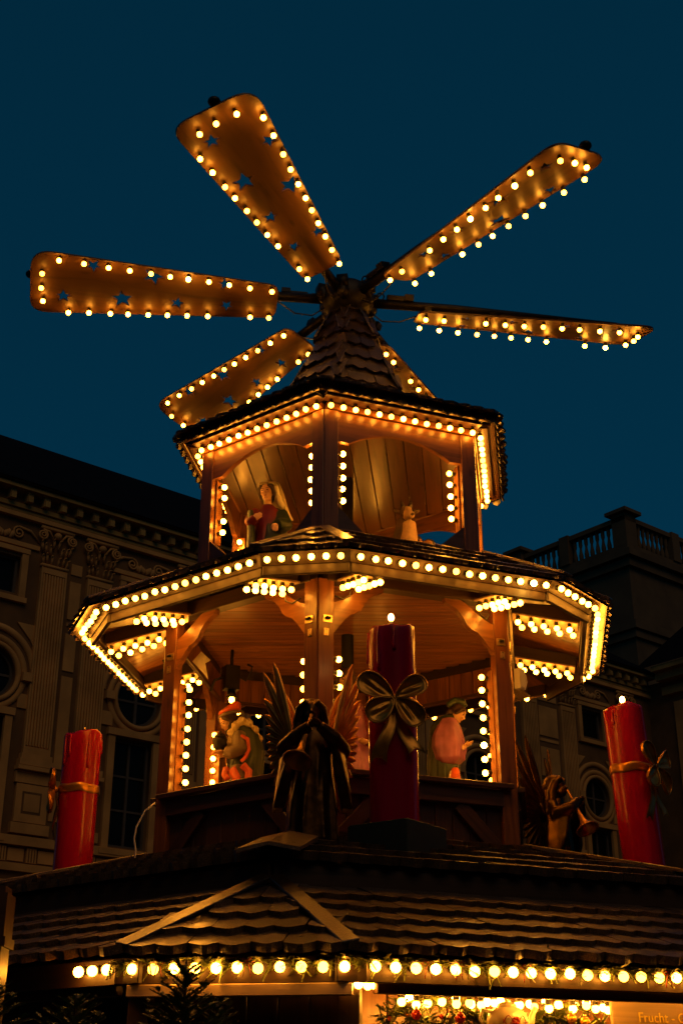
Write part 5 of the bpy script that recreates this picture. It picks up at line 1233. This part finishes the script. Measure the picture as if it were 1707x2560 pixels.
def angel(label, X, Y, Z, rz, mat='bronze', wm='gold'):
    t = thing('angel_statue', label, 'angel statue', (X, Y, Z), 'bronze angels on the booth roof')
    Rz = Matrix.Translation((X, Y, Z)) @ Matrix.Rotation(rz, 4, 'Z')
    def B(): return MB()
    def put(b, nm, m_, fuse=None, par=None):
        b.v = [tuple(Rz @ Vector(p)) for p in b.v]
        return b.fused(nm, m_, par or t, None, fuse, 2) if fuse else b.build(nm, m_, par or t)
    b = B(); b.loft([(0, 0, 0, .155, .13, .05, 9, 0), (0, 0, .02, .165, .14, .06, 9, 0), (0, 0, .25, .145, .12, .06, 9, .2), (0, 0, .45, .125, .10, .04, 8, .3), (0, 0, .60, .12, .085, .02, 6, .3), (0, 0, .68, .105, .07, .01, 5, 0), (-.015, -.01, .735, .045, .045, 0, 5, 0)])
    put(b, 'robe', mat, 0.0085)
    for s in (-1, 1):                                            # wide hanging sleeves
        b = B(); b.tube([(s*.10, 0, .675), (s*.175, -.05, .58), (s*.12, -.15, .63), (s*.03, -.185, .70)], [.05, .062, .05, .034], 10)
        v = []; f = []
        top_l = [(s*.18, .00, .58), (s*.165, -.08, .57), (s*.11, -.15, .62)]; bot = [(s*.215, .03, .20), (s*.205, -.06, .22), (s*.16, -.13, .40)]
        for a, c in zip(top_l, bot):
            for dd in (-.022, .022):
                v += [(a[0]+dd*s, a[1]+dd*.3, a[2]), ((a[0]+c[0])/2+dd*1.4*s, (a[1]+c[1])/2, (a[2]+c[2])/2), (c[0]+dd*1.6*s, c[1], c[2])]
        for i in range(2):
            for dd in (0, 1):
                for j in range(2):
                    p = (i*2+dd)*3+j; q = ((i+1)*2+dd)*3+j; f.append([p, p+1, q+1, q])
        for j in range(2): f += [[j, j+1, 3+j+1, 3+j], [12+j, 12+j+1, 15+j+1, 15+j]]
        for i in range(2): f += [[i*6, i*6+3, i*6+9, i*6+6], [i*6+2, i*6+5, i*6+11, i*6+8]]
        b.add(v, f); put(b, 'sleeve', mat, 0.009)
        b = B(); hand(b, (s*.035, -.185, .695), (-s*.75, -.3, .5), (0, -.4, -.6), 0.058, 0.7, s); put(b, 'hand', mat, 0.004)
    b = B(); b.ball((-.015, -.015, .825), (.062, .072, .082), 18, 12); b.ball((-.018, -.055, .79), (.045, .045, .05), 12, 8); b.tube([(-.016, -.082, .835), (-.018, -.10, .81), (-.018, -.085, .80)], [.008, .012, .009], 8); b.tube([(-.015, -.005, .77), (-.01, 0, .70)], [.035, .042], 10)
    hd = put(b, 'head', mat, 0.006)
    b = B()
    for s in (-1, 1):
        b.tube([(-.015+s*.02, -.06, .885), (-.015+s*.065, -.03, .85), (-.015+s*.078, 0, .77), (-.015+s*.085, -.005, .68), (s*.085, -.02, .62)], [.03, .034, .038, .036, .02], 10)
    b.ball((-.015, .01, .845), (.082, .08, .08), 16, 10); b.tube([(-.015, .06, .84), (-.01, .075, .73), (0, .075, .60)], [.06, .07, .035], 12); put(b, 'hair', mat, 0.007, hd)
    # trumpet
    b = B(); p0 = Vector((-.018, -.105, .79)); p1 = Vector((-.105, -.27, .46)); d = (p1-p0)
    prf = [(0, .010), (.04, .008), (.3, .012), (.6, .016), (.78, .024), (.88, .042), (.95, .064), (1.0, .088), (0.985, .080), (0.90, .040), (0.80, .018)]
    b.tube([p0+d*q for q, r_ in prf[:8]], [r_ for q, r_ in prf[:8]], 20, False); b.tube([p0+d*q for q, r_ in prf[7:]], [r_ for q, r_ in prf[7:]], 20, False)
    put(b, 'trumpet', 'gold')
    b = B(); b.tube([p1+(Matrix.Rotation(a, 3, d.normalized()) @ d.orthogonal().normalized())*.088 for a in [2*math.pi*i/24 for i in range(25)]], .005, 6, False); put(b, 'trumpet_rim', 'gold')
    rot = Matrix.Rotation(rz, 3, 'Z')
    for s in (-1, 1):
        o = Rz @ Vector((s*.07, .085, .56)); wing(t, o, s, (rot @ Vector((s*.12, .06, 1))).normalized(), (rot @ Vector((s*1, .75, -0.05))).normalized(), None, 0.64, 13, wm)
angel('bronze angel blowing a long trumpet before the pyramid\'s front post', -0.215, -1.98, 3.02, R(4))
angel('bronze angel half hidden behind the right corner post near the right candle', 1.63, 0.22, 3.04, R(62), 'dark_bronze', 'dark_bronze')

# ================================================================= small fittings
def wire(label, pts, r_, mat, cat='cable', nm='cable'):
    b = MB(); b.tube([Vector(p) for p in pts], r_, 8); o = b.build(nm, mat); return tag(o, label, cat)
wire('thin pale cable hanging from the left corner post to the roof', [(-1.335, -0.95, 3.50), (-1.40, -0.96, 3.44), (-1.452, -0.96, 3.33), (-1.462, -0.96, 3.25), (-1.445, -0.96, 3.17), (-1.455, -0.96, 3.06)], 0.006, 'white_plastic')
wire('dark cable loop beside the front post under the left bulb strip', [FP(-1, AM+0.04, 0.47, 4.90), FP(-1, AM+0.05, 0.50, 4.83), FP(-1, AM+0.05, 0.56, 4.80), FP(-1, AM+0.04, 0.63, 4.83)], 0.006, 'socket')
wire('dark cable loop beside the front post under the right bulb strip', [FP(0, AM+0.04, -0.52, 4.90), FP(0, AM+0.05, -0.53, 4.84), FP(0, AM+0.05, -0.58, 4.81), FP(0, AM+0.04, -0.64, 4.83)], 0.006, 'socket')
wire('dark cable loop at the head of the right corner post', [FP(0, AM+0.04, 0.50, 4.92), FP(0, AM+0.05, 0.49, 4.85), FP(0, AM+0.05, 0.54, 4.81), FP(0, AM+0.04, 0.575, 4.86)], 0.006, 'socket')
jb = thing('junction_box', 'white junction box with a curled cable on the right corner post', 'junction box', (1.21, -0.83, 4.40))
q = vd(1)*1.515+vt(1)*0.05; b = MB(); F = frame(q+UP*4.40, vt(1), UP, vd(1)); b.box(F, -0.035, 0.035, -0.075, 0.075, 0, 0.05); b.build('housing', 'white_plastic', jb, None, False)
b = MB(); b.box(F, -0.028, 0.028, -0.065, 0.065, 0.051, 0.056); b.build('lid', 'white_plastic', jb, None, False)
b = MB(); b.tube([F @ Vector(p) for p in ((0.03, 0.05, 0.03), (0.075, 0.045, 0.03), (0.085, 0.0, 0.03), (0.06, -0.05, 0.03), (0.02, -0.08, 0.02))], 0.009, 8); b.build('cable', 'white_plastic', jb)
b = MB(); b.tube([vd(1)*1.513+vt(1)*0.015+UP*z for z in (4.48, 4.7, 4.93)], 0.010, 8); b.build('conduit', 'white_plastic', jb)
pp = thing('paper_sheet', 'bent white paper sheet stuck inside the left knee bracket', 'paper', FP(-2, 1.15, 0.5, 4.6))
c = Vector((-1.12, -0.56, 4.65)); b = MB(); v = [c+Vector(p) for p in ((-.055, 0, .0), (.01, -.01, .075), (.085, .0, .01), (.045, -.005, -.015), (.07, .01, -.14), (.03, 0, -.09))]
b.add(v+[p+Vector((0, .003, 0)) for p in v], [[0, 1, 2, 3, 5], [3, 4, 5], [11, 9, 8, 7, 6], [11, 10, 9]]); b.build('sheet', 'paper', pp, None, False)
tg = thing('paper_tag', 'small white tag at the top of the left corner post', 'tag', FP(-1, AM+0.06, -0.42, 4.86))
b = MB(); F = FF(-1, AM+0.055, 4.93); b.box(F, -0.50, -0.455, -0.045, 0.03, 0, 0.003); b.build('label_card', 'paper', tg, None, False)
fl = thing('floodlight', 'black floodlight on a bracket inside the middle storey at left', 'floodlight', (-0.97, 0.35, 4.8))
b = MB(); c = Vector((-0.96, 0.36, 4.80)); b.box(Matrix.Translation(c) @ Matrix.Rotation(R(20), 4, 'Z'), -.06, .06, -.05, .05, -.10, .10); b.build('housing', 'black_metal', fl, None, False)
b = MB(); b.tube([c+Vector((0, 0, -.10)), c+Vector((0.01, -.01, -.14)), c+Vector((.01, -.01, -.165))], [.03, .035, .05], 12); b.build('snoot', 'black_metal', fl)
b = MB(); b.ball(c+Vector((.01, -.01, -.185)), (.024, .024, .028), 12, 8); b.build('lamp', 'bulb_glow', fl)
b = MB(); b.tube([c+Vector((.05, 0, .02)), c+Vector((.12, 0, -.02)), c+Vector((.16, 0, .05)), c+Vector((.17, 0, .10)), c+Vector((.13, 0, .12))], .009, 8); b.tube([c+Vector((-.05, 0, .02)), c+Vector((-.14, .02, -.01)), c+Vector((-.17, .03, -.10))], .012, 8); b.build('cable', 'socket', fl)
b = MB(); b.tube([c+UP*.10, c+UP*.26], .014, 8); b.build('bracket', 'black_metal', fl)
